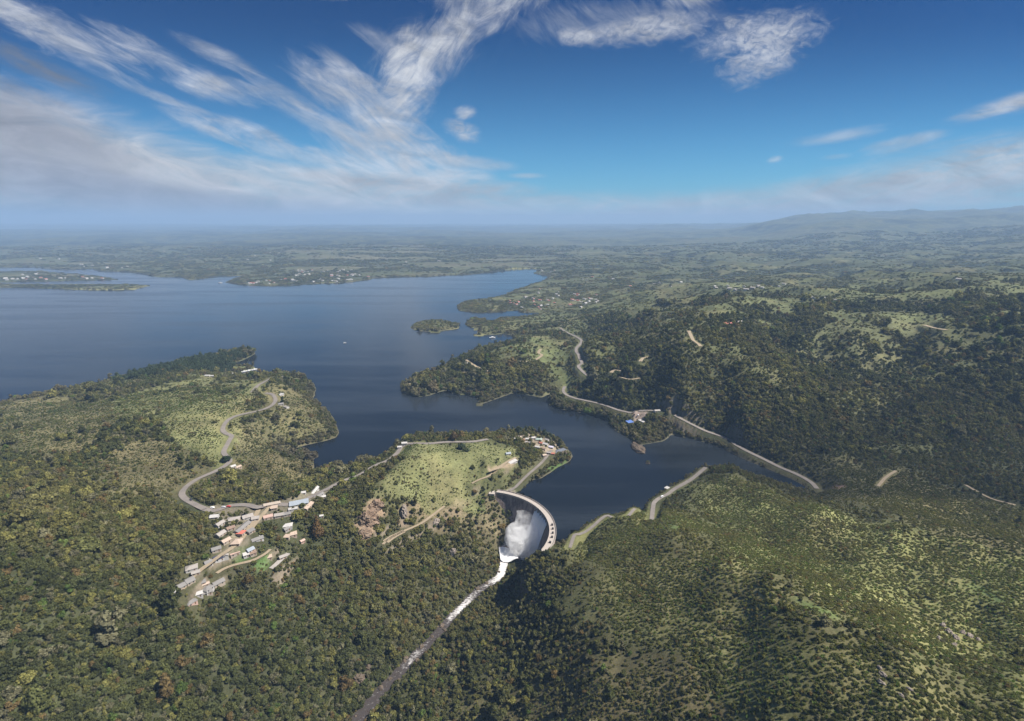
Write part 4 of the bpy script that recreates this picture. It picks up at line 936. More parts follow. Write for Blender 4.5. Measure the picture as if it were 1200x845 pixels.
HS = [
 dict(label='small white house at the upper left corner of the village, beside the road junction', p1=(251,602.5), L=11, yaw=12, wid=9, roof='gable', rc='white', wc='white'),
 dict(label='pale grey house just below the small white corner house', p1=(257,611), L=12, yaw=70, wid=9, rc='pale', wc='white'),
 dict(label='beige gabled house standing apart in trees at the left of the village', p1=(258,623), L=12, yaw=70, wid=10, rc='pale', wc='cream'),
 dict(label='wide pale house under the road junction with trees on both sides', p1=(273,606), L=17, yaw=15, wid=11, roof='hip', rc='pale', wc='cream'),
 dict(label='pale house with broken roofline beside the main road bend', p1=(290,603), L=14, yaw=35, wid=11, rc='pale', wc='white'),
 dict(label='long grey roofed house pointing towards the coral roofed house', p1=(291,609.5), p2=(276,621.5), wid=9, rc='grey', wc='cream'),
 dict(label='house with a bright coral red roof', p1=(285,620), p2=(280,625), wid=11, roof='shed', rc='coral', wc='cream'),
 dict(label='grey roofed house to the right of the coral roof', p1=(301,628), L=15, yaw=42, wid=9, rc='grey', wc='white', chimney=True),
 dict(label='large beige house with several roofs below the coral roof', p1=(272,633), p2=(282,632), wid=14, roof='hip', rc='tan', wc='cream'),
 dict(label='beige annexe with a flat roof beside the large beige house', p1=(274,641), L=12, yaw=40, wid=9, roof='flat', rc='pink', wc='cream'),
 dict(label='silver grey roofed house on the slope right of the village street', p1=(289,642), p2=(296,637), wid=9, rc='bluegrey', wc='white'),
 dict(label='small pale shed in front of the silver grey roofed house', p1=(288,647), L=7, yaw=35, wid=5, roof='shed', rc='white', wc='white'),
 dict(label='long house with a dark navy blue roof', p1=(250,651.5), p2=(261,646.5), wid=8, roof='shed', rc='navy', wc='white'),
 dict(label='narrow white gabled house at the end of the navy roof', p1=(264,646), L=7, yaw=120, wid=6, rc='pale', wc='white', h=4),
 dict(label='grey gabled house between the navy roof and the grey hip roof', p1=(239,656), p2=(247,652.5), wid=11, rc='grey', wc='white', chimney=True),
 dict(label='detached house with a broad grey hip roof at the left end of the street', p1=(217,664), p2=(231,661), wid=11, roof='hip', rc='pale', wc='white'),
 dict(label='upper house of the long grey row at the lower left of the village', p1=(226,675), p2=(217,680.5), wid=12, rc='grey', wc='cream'),
 dict(label='middle house of the long grey row at the lower left of the village', p1=(216,681.5), p2=(206,687), wid=10, rc='grey', wc='cream'),
 dict(label='lowest house of the long grey row, with a bright white end roof', p1=(204,688.5), p2=(194,694), wid=8, rc='white', wc='white'),
 dict(label='long grey roofed house lying parallel to the street, lower right of the village', p1=(261,674), p2=(249,682), wid=10, rc='grey', wc='cream'),
 dict(label='stepped grey house joined to the lower end of the long parallel house', p1=(247,683), p2=(238,689), wid=11, roof='hip', rc='grey', wc='white'),
 dict(label='small white roofed house at the lower end of the stepped grey house', p1=(231,690), L=10, yaw=30, wid=8, rc='white', wc='white'),
 dict(label='small grey house with a pinkish base, lowest of the whole village', p1=(223,700), L=11, yaw=60, wid=9, roof='hip', rc='grey', wc='pink'),
 dict(label='small grey shed between the long row and the parallel house', p1=(235,676.5), L=9, yaw=38, wid=5, roof='shed', rc='grey', wc='cream'),
 dict(label='low brown roofed shed beside the small grey shed', p1=(239,680), L=10, yaw=38, wid=5, rc='tan', wc='cream'),
 dict(label='long building with a bright cream roof above the main road', p1=(309,590.5), p2=(328,586), wid=8, rc='cream', wc='cream'),
 dict(label='largest long building of the village, with a blue grey sheet roof', p1=(339,588.5), p2=(361,585.5), wid=12, roof='shed', rc='bluegrey', wc='white'),
 dict(label='long grey wing running right from the large blue grey building', p1=(358,583), p2=(378,576.5), wid=7, rc='grey', wc='white'),
 dict(label='white roofed annexe in front of the large blue grey building', p1=(343,593.5), L=13, yaw=20, wid=7, roof='flat', rc='white', wc='white'),
 dict(label='narrow tan roofed shed below the long grey wing', p1=(358,594), p2=(366,587), wid=5, roof='shed', rc='tan', wc='cream'),
 dict(label='small white house at the right end of the long grey wing', p1=(378.5,579.5), L=7, yaw=30, wid=6, rc='white', wc='white'),
 dict(label='left small white house among trees above the long grey wing', p1=(354.5,574), L=9, yaw=15, wid=7, rc='white', wc='white'),
 dict(label='long narrow white house among trees above the long grey wing', p1=(361,575.5), p2=(372,571), wid=6, rc='white', wc='white'),
 dict(label='pale court building with a flat roof beside the village crossroads', p1=(314,603), L=13, yaw=30, wid=9, roof='flat', rc='pink', wc='cream'),
 dict(label='pale gabled house next to the crossroads court building', p1=(327,601), L=13, yaw=20, wid=9, rc='pale', wc='cream'),
 dict(label='whitish hip roofed house alone in the trees right of the village', p1=(336,610.5), L=14, yaw=15, wid=11, roof='hip', rc='white', wc='white'),
 dict(label='small grey house touching the whitish hip roofed house', p1=(335.5,616.5), L=9, yaw=60, wid=7, rc='grey', wc='pale'),
 dict(label='round looking tan roofed house half hidden in the trees', p1=(342,621), L=12, yaw=25, wid=11, roof='hip', rc='tan', wc='tan'),
 dict(label='small pale brown shed below the tan roofed house', p1=(335.5,625.5), L=8, yaw=0, wid=6, roof='shed', rc='tan', wc='cream'),
 dict(label='tiny pinkish hut alone in the woods below the village', p1=(354,631), L=6, yaw=50, wid=5, rc='pink', wc='pink'),
 dict(label='tiny white hut between the trees beside the rust coloured cypress', p1=(376.5,602), L=5, yaw=20, wid=4.5, rc='white', wc='white'),

 dict(label='small pale shed squeezed between the grey hip roof and the long grey row', p1=(229,668), L=9, yaw=30, wid=7, rc='pale', wc='cream'),
 dict(label='grey roofed cottage above the navy roof, at the edge of the trees', p1=(253,640), L=11, yaw=35, wid=9, rc='grey', wc='cream'),
 dict(label='cream cottage between the beige gabled house and the beige annexe', p1=(264,630), L=11, yaw=60, wid=9, rc='tan', wc='cream'),
 dict(label='small brown roofed cottage left of the long grey roof pointing to the coral roof', p1=(270,616), L=10, yaw=40, wid=8, rc='brown', wc='cream'),
 dict(label='low grey shed on the right side of the upper street, opposite the coral roof', p1=(294,620), L=9, yaw=60, wid=6, roof='shed', rc='grey', wc='cream'),
 dict(label='pale cottage just right of the broken roofline house', p1=(299,605), L=10, yaw=20, wid=9, rc='pale', wc='white'),
 dict(label='tan shed in front of the bright cream long roof', p1=(321,593), L=9, yaw=15, wid=6, roof='shed', rc='tan', wc='cream'),
 dict(label='small grey house at the right end of the crossroads row', p1=(336,599), L=10, yaw=25, wid=8, rc='grey', wc='cream'),
 dict(label='reddish roofed shed below the silver grey roofed house', p1=(296,645), L=8, yaw=40, wid=6, roof='shed', rc='brown', wc='cream'),
 dict(label='pale cottage beside the concrete lane in the trees', p1=(331,650), L=9, yaw=40, wid=7, rc='pale', wc='cream'),
 dict(label='tiny tan shed beside the green lawn', p1=(315,648.5), L=6, yaw=30, wid=5, roof='shed', rc='tan', wc='cream'),
 dict(label='narrow grey house below the stepped grey house', p1=(243,690), L=10, yaw=35, wid=7, rc='grey', wc='cream'),
]
for k in HS: house(**k)
g2 = 'houses on the headland beyond the dam'
HD = [
 dict(label='white house at the left end of the headland row', p1=(605,513), L=11, yaw=5, wid=8, rc='white', wc='white'),
 dict(label='red roofed house second from the left in the headland row', p1=(612,514.3), L=9, yaw=5, wid=8, rc='red', wc='white'),
 dict(label='white flat roofed house in the middle of the headland row', p1=(618.5,513), L=10, yaw=-5, wid=9, roof='flat', rc='white', wc='white'),
 dict(label='white house beside the pale green roof on the headland', p1=(625,511.5), L=8, yaw=10, wid=8, rc='white', wc='white'),
 dict(label='wide house with a pale green roof on the headland', p1=(631.5,513), L=14, yaw=-12, wid=10, roof='hip', rc='green', wc='white'),
 dict(label='white house in front of the pale green roof', p1=(630,522), L=9, yaw=-20, wid=7, rc='white', wc='white'),
 dict(label='bright white gabled house between the green and the slate roofs', p1=(639.5,518.5), L=10, yaw=-35, wid=8, rc='white', wc='white'),
 dict(label='lilac grey roofed house beside the big slate roof', p1=(646,522), L=10, yaw=-20, wid=8, rc='lilac', wc='white'),
 dict(label='big dark slate roofed house at the tip of the headland', p1=(650,526), p2=(662,525.5), wid=13, roof='hip', rc='slate', wc='cream'),
 dict(label='small red house in front of the big slate roof', p1=(648,529.5), L=7, yaw=0, wid=6, rc='red', wc='pink'),
 dict(label='pale terrace house left of the small red house', p1=(643,529), L=9, yaw=-15, wid=8, roof='flat', rc='pale', wc='cream'),
 dict(label='small pink house at the very tip of the headland', p1=(664.5,529), L=6, yaw=30, wid=6, rc='pink', wc='pink'),
 dict(label='small pale blue roofed house above the dirt road', p1=(595.5,529.5), L=10, yaw=20, wid=8, rc='bluegrey', wc='white'),
 dict(label='white shed beside the dirt road loop', p1=(597,539.5), p2=(605,537), wid=7, roof='shed', rc='white', wc='white'),

 dict(label='small cream house behind the red roof in the headland row', p1=(609,510.5), L=7, yaw=10, wid=7, rc='cream', wc='white'),
 dict(label='grey house below the white flat roof in the headland row', p1=(621,517), L=8, yaw=0, wid=7, rc='grey', wc='white'),
 dict(label='brown roofed house between the green roof and the lilac grey roof', p1=(637,523.5), L=9, yaw=-25, wid=7, rc='brown', wc='cream'),
 dict(label='pale house on the shore side of the green roof', p1=(641,513.5), L=8, yaw=-30, wid=7, rc='pale', wc='white'),
 dict(label='tan house below the pale terrace house on the headland', p1=(638,532), L=8, yaw=20, wid=7, rc='tan', wc='cream'),
 dict(label='small coral roofed house left of the lilac grey roof', p1=(634,517.5), L=7, yaw=-20, wid=6, rc='red', wc='white'),
]
for k in HD: house(group=g2, **k)
g3 = 'lone houses by the roads'
LN = [
 dict(label='tall white house on the hilltop beside the lake road', p1=(474,519), L=11, yaw=8, wid=8, h=5.5, rc='white', wc='white'),
 dict(label='low white house on the lake side of the hilltop road', p1=(468,522), L=8, yaw=10, wid=7, rc='white', wc='white'),
 dict(label='bright white flat house at the sharp bend of the left hill road', p1=(323,461.5), p2=(331,460.5), wid=9, roof='flat', rc='white', wc='white'),
 dict(label='small house with a grey roof below the left hill road bend', p1=(329,472), L=12, yaw=30, wid=9, rc='grey', wc='white'),
 dict(label='small pale house right of the left hill road bend', p1=(335.5,475.5), L=11, yaw=-30, wid=9, rc='pale', wc='white'),
 dict(label='small white house inside the left hill road curve', p1=(272,542.5), L=9, yaw=50, wid=8, rc='white', wc='white'),
 dict(label='pale brown roofed house beside the left hill road curve', p1=(279,545), L=9, yaw=60, wid=7, rc='tan', wc='cream'),
 dict(label='tan roofed house at the tip of the far wooded peninsula', p1=(479,450.5), p2=(488,447), wid=13, rc='tan', wc='cream'),
 dict(label='small white house at the bend of the peninsula track', p1=(547,424), L=13, yaw=30, wid=10, rc='white', wc='white'),
 dict(label='house with a bright blue roof under the lake shore car park', p1=(735,494), p2=(741,492), wid=14, roof='shed', rc='blue', wc='white'),
 dict(label='white lakeside house right below the pink car park', p1=(749,491), p2=(755,492.5), wid=10, roof='flat', rc='white', wc='white'),
 dict(label='small white house where the far shore road forks', p1=(770,479.5), L=14, yaw=10, wid=9, rc='pale', wc='white'),
 dict(label='small white lookout house above the water on the right road', p1=(782,569.5), L=9, yaw=40, wid=7, roof='flat', rc='white', wc='white'),
 dict(label='red roofed lodge on top of the round knoll', p1=(853,378), L=22, yaw=0, wid=14, rc='red', wc='cream'),
 dict(label='pale house beside the lodge on the round knoll', p1=(866,375), L=20, yaw=15, wid=13, rc='pale', wc='white'),
 dict(label='left white boathouse under the dark trees of the left spit', p1=(243,439), L=14, yaw=5, wid=9, rc='white', wc='white'),
 dict(label='right white boathouse under the dark trees of the left spit', p1=(249,439.3), L=12, yaw=0, wid=8, rc='white', wc='white'),
 dict(label='long white hall alone on the far plain', p1=(1121,327), p2=(1131,326), wid=20, h=5, roof='gable', rc='pale', wc='pale'),
]
for k in LN: house(group=g3, **k)
# far towns: tiny houses, one mesh each
def far_house_mesh(rc, wc, L, w_, h):
    mb = MB(); hl, hw = L / 2, w_ / 2; mb.prism([(-hw, -4), (hw, -4), (hw, h), (0, h + hw * .5), (-hw, h)], -hl, hl); nf = len(mb.F)
    for s in (-1, 1): mb.add([(-hl-.5, 0, h+hw*.5+.1), (hl+.5, 0, h+hw*.5+.1), (hl+.5, s*(hw+.6), h-.2), (-hl-.5, s*(hw+.6), h-.2), (-hl-.5, 0, h+hw*.5+.35), (hl+.5, 0, h+hw*.5+.35), (hl+.5, s*(hw+.6), h+.05), (-hl-.5, s*(hw+.6), h+.05)], [(0,1,2,3),(4,5,6,7),(0,4,7,3),(1,5,6,2),(2,6,7,3),(0,1,5,4)])
    me = mb.mesh('far_house', wall_mat(wc)); me.materials.append(roof_mat(rc))
    me.polygons.foreach_set('material_index', np.array([0] * nf + [1] * (len(mb.F) - nf), np.int32)); return me
FH = {'white': far_house_mesh('white', 'white', 15, 11, 4), 'red': far_house_mesh('red', 'white', 15, 11, 4), 'grey': far_house_mesh('pale', 'white', 17, 12, 4), 'big': far_house_mesh('white', 'white', 46, 24, 8)}
rt = np.random.default_rng(44)
def town(n, spots, where, mix=('white', 'white', 'red', 'grey'), sc_=(.8, 1.4)):
    k = 0; tries = 0
    while k < n and tries < n * 12:
        tries += 1; cx, cy, ax, ay = spots[int(rt.integers(len(spots)))]
        px, py = cx + rt.uniform(-1, 1) * ax, cy + rt.uniform(-1, 1) * ay; p = ground(px, py)
        if float(G.sample(SD, p[0], p[1])) < 12 or p[2] < .8: continue
        kd = mix[int(rt.integers(len(mix)))]
        o = link(bpy.data.objects.new('far_house', FH[kd])); o.location = p + np.array([0, 0, .6]); o.rotation_euler = (0, 0, rt.uniform(0, 3.14)); s = .72 * rt.uniform(*sc_); o.scale = (s, s, s)
        nmk = {'white': 'white', 'red': 'red roofed', 'grey': 'grey roofed', 'big': 'long white'}[kd]
        tag(o, f'tiny {nmk} house {where}', 'house', f'tiny {nmk} houses {where}'); KEEP_CLEAR.append((p[0], p[1], 10 * s)); KEEP_CLEAR.append((p[0] * .985, p[1] * .985, 12 * s)); k += 1
town(60, [(340,331,52,3.4),(400,326,36,5),(380,320,40,5)], 'in the town on the far shore peninsula', sc_=(.9, 1.6))
town(26, [(45,324,40,3.6),(30,326.5,24,2),(100,326.5,26,1.5)], 'on the wooded spit at the far left', mix=('white', 'red', 'white'), sc_=(1., 1.7))
town(8, [(55,306,45,5),(120,313,30,2)], 'on the dark shore behind the far left spit', mix=('white', 'grey'), sc_=(1.2, 2))
town(46, [(622,358,26,5),(660,356,28,5),(690,350,20,5),(635,345,20,6)], 'in the wooded town across the inlet', mix=('red', 'red', 'white', 'grey', 'white'), sc_=(.8, 1.2))
town(16, [(860,338,24,3),(905,336,20,3),(960,351,22,3)], 'in the village of the far right valley', mix=('white', 'grey', 'grey', 'white'), sc_=(.8, 1.3))
town(14, [(640,319,14,3),(690,326,30,4),(760,334,40,4)], 'on the plain beyond the end of the lake', mix=('white', 'red', 'grey'))
town(10, [(300,298,120,8),(520,308,60,5)], 'scattered over the plain beyond the lake', mix=('white', 'grey', 'grey'), sc_=(1.2, 2))
# ------------------------------------------------------------------ vehicles
M_TYRE = plain('tyre', (.02, .02, .02), .8); 
def wheel_mesh():
    mb = MB(); V = []; n = 12
    for y in (-.11, .11): V += [(.32 * math.cos(6.283*i/n), y, .32 * math.sin(6.283*i/n)) for i in range(n)]
    mb.add(V, [tuple(range(n))[::-1], tuple(range(n, 2*n))] + [(i, (i+1) % n, n+(i+1) % n, n+i) for i in range(n)]); return mb.mesh('wheel', M_TYRE)
WH = wheel_mesh()
def car(label, px, py, yaw, paint, van=False, group=None):
    p = ground(px, py); root = empty('van' if van else 'car', p + np.array([0, 0, .55]), R(yaw)); tag(root, label, 'van' if van else 'car', group); KEEP_CLEAR.append((p[0], p[1], 3.5))
    L = 2.6 if van else 2.1; prof = [(-L, .35), (L, .35), (L, .85), (L - .9, 1.0), (L - 1.5, 1.95 if van else 1.48), (-L + (.15 if van else .6), 1.95 if van else 1.48), (-L, .95)]
    mb = MB(); n = len(prof); V = []
    for y, k in ((-.88, 1), (-.80, 0), (.80, 0), (.88, 1)): V += [(x, (y if z < 1.1 else y * .9), z) for x, z in prof]
    F = [tuple(range(n)), tuple(range(4*n-1, 3*n-1, -1))]
    for q in range(3):
        for i in range(n): F.append((q*n+i, q*n+(i+1) % n, (q+1)*n+(i+1) % n, (q+1)*n+i))
    mb.add(V, F).obj('body', plain('car_paint_' + paint, {'dark': (.02, .02, .025), 'white': (.75, .75, .74), 'red': (.4, .04, .03), 'silver': (.45, .45, .47)}[paint], .3, .05, 1, .5), root)
    t = 1.85 if van else 1.4
    for y in (-.87, .87): MB().box(-L + .7, L - 1.5, min(y, y*.93), max(y, y*.93), 1.05, t).obj('side_window', M_GLASS, root)
    for x in (-L + .8, L - .8):
        for y in (-.82, .82): w_ = link(bpy.data.objects.new('wheel', WH), root); w_.location = (x, y, .32)
    return root
car('dark car driving on the left hill road bend', 224, 586.5, -50, 'dark')
car('white van on the road above the water right of the dam', 776, 583, 38, 'white', True)
car('white car parked under the trees near the road junction', 249, 596, 10, 'white')
car('silver car beside the red car on the main village road', 262, 595.3, 5, 'silver')
car('red car on the main village road', 268, 594.6, 5, 'red')
car('white car parked on the pink car park across the lake', 748, 487, 70, 'white')
car('dark car parked on the pink car park across the lake', 743.5, 486.5, 70, 'dark')
car('silver car parked on the headland beside the white flat roof', 617, 519, 20, 'silver')
# ------------------------------------------------------------------ boats
M_HULL = plain('boat_white', (.78, .77, .75), .35, .1, 1, .5)
def hull_mesh(L, B, D):
    V, F = [], []; n = 9
    for i in range(n):
        t = i / (n - 1); x = -L/2 + L * t; w_ = B/2 * (1 - max(0, (t - .45) / .55) ** 2.2) * (.86 + .14 * min(1, t * 4)); sh = .25 * t * t
        V += [(x, -w_, D + sh), (x, -w_ * .8, D * .3), (x, 0, -.35), (x, w_ * .8, D * .3), (x, w_, D + sh), (x, w_ * .88, D * .82 + sh), (x, 0, D * .8 + sh), (x, -w_ * .88, D * .82 + sh)]
    for i in range(n - 1):
        for j in range(8): F.append((i*8+j, i*8+(j+1) % 8, (i+1)*8+(j+1) % 8, (i+1)*8+j))
    F += [tuple(range(7, -1, -1)), tuple((n-1)*8+j for j in range(8))]; mb = MB(); mb.add(V, F); return mb.mesh('hull', M_HULL)
HUL = hull_mesh(9, 3, 1.0)
def boat(label, px, py, yaw, s=1.0, group=None):
    p = unproj(px, py, .05); root = empty('boat', p, R(yaw)); root.scale = (s, s, s); tag(root, label, 'boat', group)
    link(bpy.data.objects.new('hull', HUL), root)
    MB().prism([(-.95, .85), (.95, .85), (.8, 2.1), (-.8, 2.1)], -1.6, 1.6).obj('cabin', M_HULL, root); MB().box(-1.2, 1.62, -.7, .7, 1.45, 1.95).obj('windscreen', M_GLASS, root)
    return root
boat('white boat in the bay below the twin islands', 577, 396, 15, 2.0)
boat('small white boat alone on the open lake right of the left spit', 404, 402, 10, 1.0)
boat('white boat far out near the tip of the far peninsula', 258, 331.5, 20, 2.4)
pier = empty('pier', unproj(266, 439, 0)); pp = Vector(pier.location)
a = Vector(unproj(268, 438.6, 0)); b = Vector(unproj(302, 432.2, 0)); L = (b - a).length; yw = math.atan2(b.y - a.y, b.x - a.x); pier.location = a; pier.rotation_euler = (0, 0, yw)
tag(pier, 'long narrow pale pier along the front of the left spit', 'pier')
MB().box(0, L, -1.6, 1.6, .9, 1.25).obj('deck', plain('pier_planks', (.28, .25, .21), .9, .3, 1), pier)
for i in range(10):
    for s in (-1.4, 1.4): MB().tube([(2 + (L-4) * i / 9, s, -3), (2 + (L-4) * i / 9, s, 1.9)], [.18, .18], 8).obj('post', plain('pier_post', (.2, .16, .12), .9), pier)
gb = 'boats moored at the long pier'
for i, t in enumerate([.18, .34, .5, .66, .86]):
    q = a.lerp(b, t) + Vector((math.sin(yw), -math.cos(yw), 0)) * 4.5; o = boat(['white boat moored nearest the shore end of the long pier', 'second white boat from the shore end of the long pier', 'white boat at the middle of the long pier', 'fourth white boat along the long pier, next to the outermost', 'white boat at the outer end of the long pier'][i], 300, 430, math.degrees(yw) + 8, 1.35, gb); o.location = (q.x, q.y, .05)
# ------------------------------------------------------------------ rocks
def rock_mat(name, a_, b_):
    m, nt = new_mat(name); g = nt.n('ShaderNodeNewGeometry').outputs['Position']; n1 = nt.noise(nt.mapping(g, rot=(.3, .5, 0), scale=(1, 1, .45)), .35, 7, .68); n2 = nt.noise(g, .09, 4)
    c = nt.mix(nt.ramp(n1, .35, .62), c4([x * .45 for x in a_]), c4(a_)); c = nt.mix(nt.ramp(n2, .4, .65), c, c4(b_)); surf(nt, c, .95, n1, .9, 1.2, .1); return m
M_ROCK = rock_mat('orange_rock', (.30, .21, .145), (.24, .18, .13)); M_PALE = rock_mat('pale_rock', (.34, .29, .24), (.24, .20, .165)); M_BROWN = rock_mat('brown_rock', (.17, .13, .095), (.12, .095, .07))
def rock(label, px, py, rad, mat, seed, name='rock_outcrop', cat='rock', group=None, sink=.5, yaw=0, tilt=0, amp=.55, clear=.5):
    p = ground(px, py); root_v = MB(); bm = bmesh.new(); bmesh.ops.create_icosphere(bm, subdivisions=5 if rad[0] > 6 else 4, radius=1)
    V = np.array([v.co[:] for v in bm.verts]); F = [tuple(v.index for v in f.verts) for f in bm.faces]; bm.free()
    n_ = ridged(V[:, 0] * 2.1 + seed, V[:, 1] * 2.1 + V[:, 2] * 2.7, 1.0, 4, seed); n2 = fbm(V[:, 0] * 1.2 + V[:, 2], V[:, 1] * 1.2 - seed, 1.0, 3, seed + 3)
    k = 1 + amp * (n_ - .62) + .3 * n2; V = V * k[:, None]
    st = 5.0; V[:, 2] = V[:, 2] * .6 + .4 * np.round(V[:, 2] * st + n2) / st          # ledges
    mb = MB().add([tuple(v) for v in V * np.array(rad)], F); o = mb.obj(name, mat); o.location = p + np.array([0, 0, rad[2] * (0.5 - sink)]); o.rotation_euler = (R(tilt), 0, R(yaw)); tag(o, label, cat, group)
    KEEP_CLEAR.append((p[0], p[1], max(rad[0], rad[1]) * clear)); return o
rock('large orange cliff face in the old quarry left of the grassy hill', 432, 609, (12, 7, 12), M_ROCK, 3, yaw=35)
rock('lower pale orange rock spur at the foot of the quarry cliff', 428, 626, (7, 5, 6.5), M_ROCK, 8, yaw=50)
rock('upper grey orange crag at the top of the quarry cliff', 441, 594, (8, 5, 7), M_ROCK, 12, yaw=30)
rock('narrow rock wall right of the quarry cliff, above the dirt track', 473, 601, (4, 7, 9), M_PALE, 15, yaw=10)
rock('broken grey crag beside the dirt track on the gorge side', 511, 612, (5, 3.5, 4), M_PALE, 21, yaw=60)
rock('small pale crag in the forest below the dirt track', 531, 648, (4, 3, 6), M_PALE, 25)
rock('brown crag on the left bank of the river near the lower edge', 421, 796, (5, 4, 5), M_BROWN, 31)
rock('brown rock slab beside the brown crag on the left river bank', 432, 783, (4, 3, 3.5), M_BROWN, 35)
rock('rocky point below the lake shore car park', 748, 525, (9, 16, 4), M_BROWN, 38, yaw=10)
for i, (px, py, r) in enumerate([(1105,733,4.2),(1112,741,5.0),(1120,748,4.6),(1128,742,4.0),(1136,746,4.4),(1118,756,3.6),(1146,750,3.6),(1100,748,3.0)]):
    rock('pale weathered boulder in the rock field on the lower right slope', px, py, (r * .62, r * .36, r * .42), M_PALE, 50 + i, 'boulder', 'rock', 'boulders of the lower right rock field', yaw=40 + 20 * math.sin(i), clear=.6)
for i, (px, py, r) in enumerate([(1031,783,2.4),(1035,791,3.0),(1033,800,2.6),(1056,815,2.2),(1066,808,2.0)]):
    rock('small pale rock in the ragged line of stones on the lower right slope', px, py, (r * .4, r * .7, r * .4), M_PALE, 70 + i, 'boulder', 'rock', 'rocks in the ragged line on the lower right slope', yaw=10 * i, clear=.6)
rb_ = np.random.default_rng(77)
for i in range(34):
    k = int(rb_.uniform(4, len(RQ) - 2)); q = RQ[k]; dd = RQ[k + 1] - RQ[k - 1]; dd = dd[:2] / np.linalg.norm(dd[:2]); u = rb_.choice([-1, 1]) * rb_.uniform(1.5, 6.5); r = rb_.uniform(.8, 2.2)
    o = rock('dark wet boulder breaking the rapids of the river', 500, 750, (r * 1.3, r, r * .8), M_BROWN, 90 + i, 'boulder', 'rock', 'boulders in the river rapids', clear=0); o.location = (q[0] - dd[1] * u, q[1] + dd[0] * u, float(river_near(np.array([q[0]]), np.array([q[1]]))[1][0]) + .1); o.rotation_euler = (0, 0, rb_.uniform(0, 6)); KEEP_CLEAR.pop()
rock('tiny rocky islet with a bush, alone in the dam inlet', 759, 543, (3.5, 2.5, 2.2), M_BROWN, 99, 'islet', 'islet')
# ------------------------------------------------------------------ trees that stand out
T = lambda *a, **k: single_tree(*a, **k)
T(372.5, 627, 'cone', 7.5, 1.15, (.14, .09, .042), 'tall rust coloured cypress standing out above the woods right of the village')
T(759, 542.5, 'shrub', 3.2, 1.3, (.09, .09, .05), 'grey green bush growing on the tiny islet', name='bush', cat='bush')
T(532, 517, 'tree', 6.5, 1.25, (.13, .095, .055), 'brown crowned tree, the tallest along the hilltop road')
T(521.5, 516, 'tall', 3.4, 1.5, (.10, .10, .07), 'thin greyish tree left of the brown crowned hilltop tree')
T(509, 517, 'tree', 4.5, 1.1, (.07, .085, .04), 'rounded green tree on the hilltop road edge, left of the thin greyish tree')
T(541, 526, 'tree', 6.5, .9, (.05, .065, .032), 'dark green tree clump alone on the grassy hilltop', name='tree')
T(546.5, 529, 'shrub', 5.0, .9, (.06, .075, .035), 'smaller round bush touching the dark clump on the grassy hilltop', name='bush', cat='bush')
T(655, 525, 'tall', 4.6, 1.5, (.045, .06, .035), 'tall dark tree behind the slate roofed headland house')
hx = [(601,508,'tall',4.2),(608,508,'tree',6),(617,507,'tall',4.4),(624,506.5,'tree',5.5),(632,508,'tall',4.2),(638,511,'tree',5.5),(644,514,'tree',5)]
lb = ['first tall tree from the left in the row behind the headland houses', 'round tree second from the left behind the headland houses', 'tall narrow tree third from the left behind the headland houses', 'round tree in the middle of the row behind the headland houses', 'tall narrow tree behind the pale green roof on the headland', 'round tree right of the pale green roof on the headland', 'rightmost round tree of the row behind the headland houses']
for (px, py, k, r), l in zip(hx, lb): T(px, py, k, r, 1.25, (.06, .075, .045), l, 'trees behind the headland houses')
for px, py, l in [(504,379,'leftmost tall tree on the top of the oval island'),(510,378,'second tall tree from the left on the oval island'),(516,377.5,'third tall tree from the left on the oval island'),(522,378,'rightmost tall tree on the top of the oval island')]:
    T(px, py, 'tall', 4, 1.15, (.05, .07, .035), l, 'tall trees of the oval island')
for px, py, l in [(344,535,'leftmost pale willow in the flooded end of the left bay'),(351,534,'second pale willow from the left in the left bay'),(358,533.5,'third pale willow from the left in the left bay'),(365,540,'large grey willow at the corner of the left bay')]:
    T(px, py, 'tree', 7 if px < 360 else 9, 1.15, (.115, .10, .07), l, 'willows of the left bay')
T(331, 474, 'tall', 4.6, 1.4, (.03, .045, .022), 'dark pointed tree beside the left hill road houses')
T(265, 541, 'tree', 6, 1.0, (.028, .042, .02), 'dark round tree beside the left hill road curve')
T(443, 783, 'tree', 6.5, 1.0, (.10, .10, .05), 'yellowish tree leaning over the left river bank'); T(405, 806, 'tree', 7, 1.0, (.11, .08, .04), 'rust brown tree beside the brown river crag')
T(633, 640, 'tall', 3.0, 1.5, (.03, .045, .022), 'dark slender tree in front of the right end of the spray'); T(641, 652, 'tree', 5, 1.0, (.05, .06, .03), 'rounded tree below the right end of the dam')
plant_all(); finish_plants()
# ------------------------------------------------------------------ light, sky, air
SUN_EL, SUN_AZ = R(53), R(100)
w = bpy.data.worlds.new('World'); sc.world = w; w.use_nodes = True
nt = NT(w.node_tree)
sky = nt.n('ShaderNodeTexSky', sky_type='NISHITA', sun_disc=False, sun_elevation=SUN_EL, sun_rotation=SUN_AZ, altitude=800, air_density=1.0, dust_density=.6, ozone_density=2.0)
dirv = nt.n('ShaderNodeTexCoord').outputs['Generated']
sep = nt.n('ShaderNodeSeparateXYZ', ins={0: dirv})
yy = nt.math('ADD', nt.math('ABSOLUTE', sep.outputs[1]), .04)
u = nt.math('DIVIDE', sep.outputs[0], yy); v = nt.math('DIVIDE', sep.outputs[2], yy)
uv = nt.n('ShaderNodeCombineXYZ', ins={0: u, 1: v}).outputs[0]
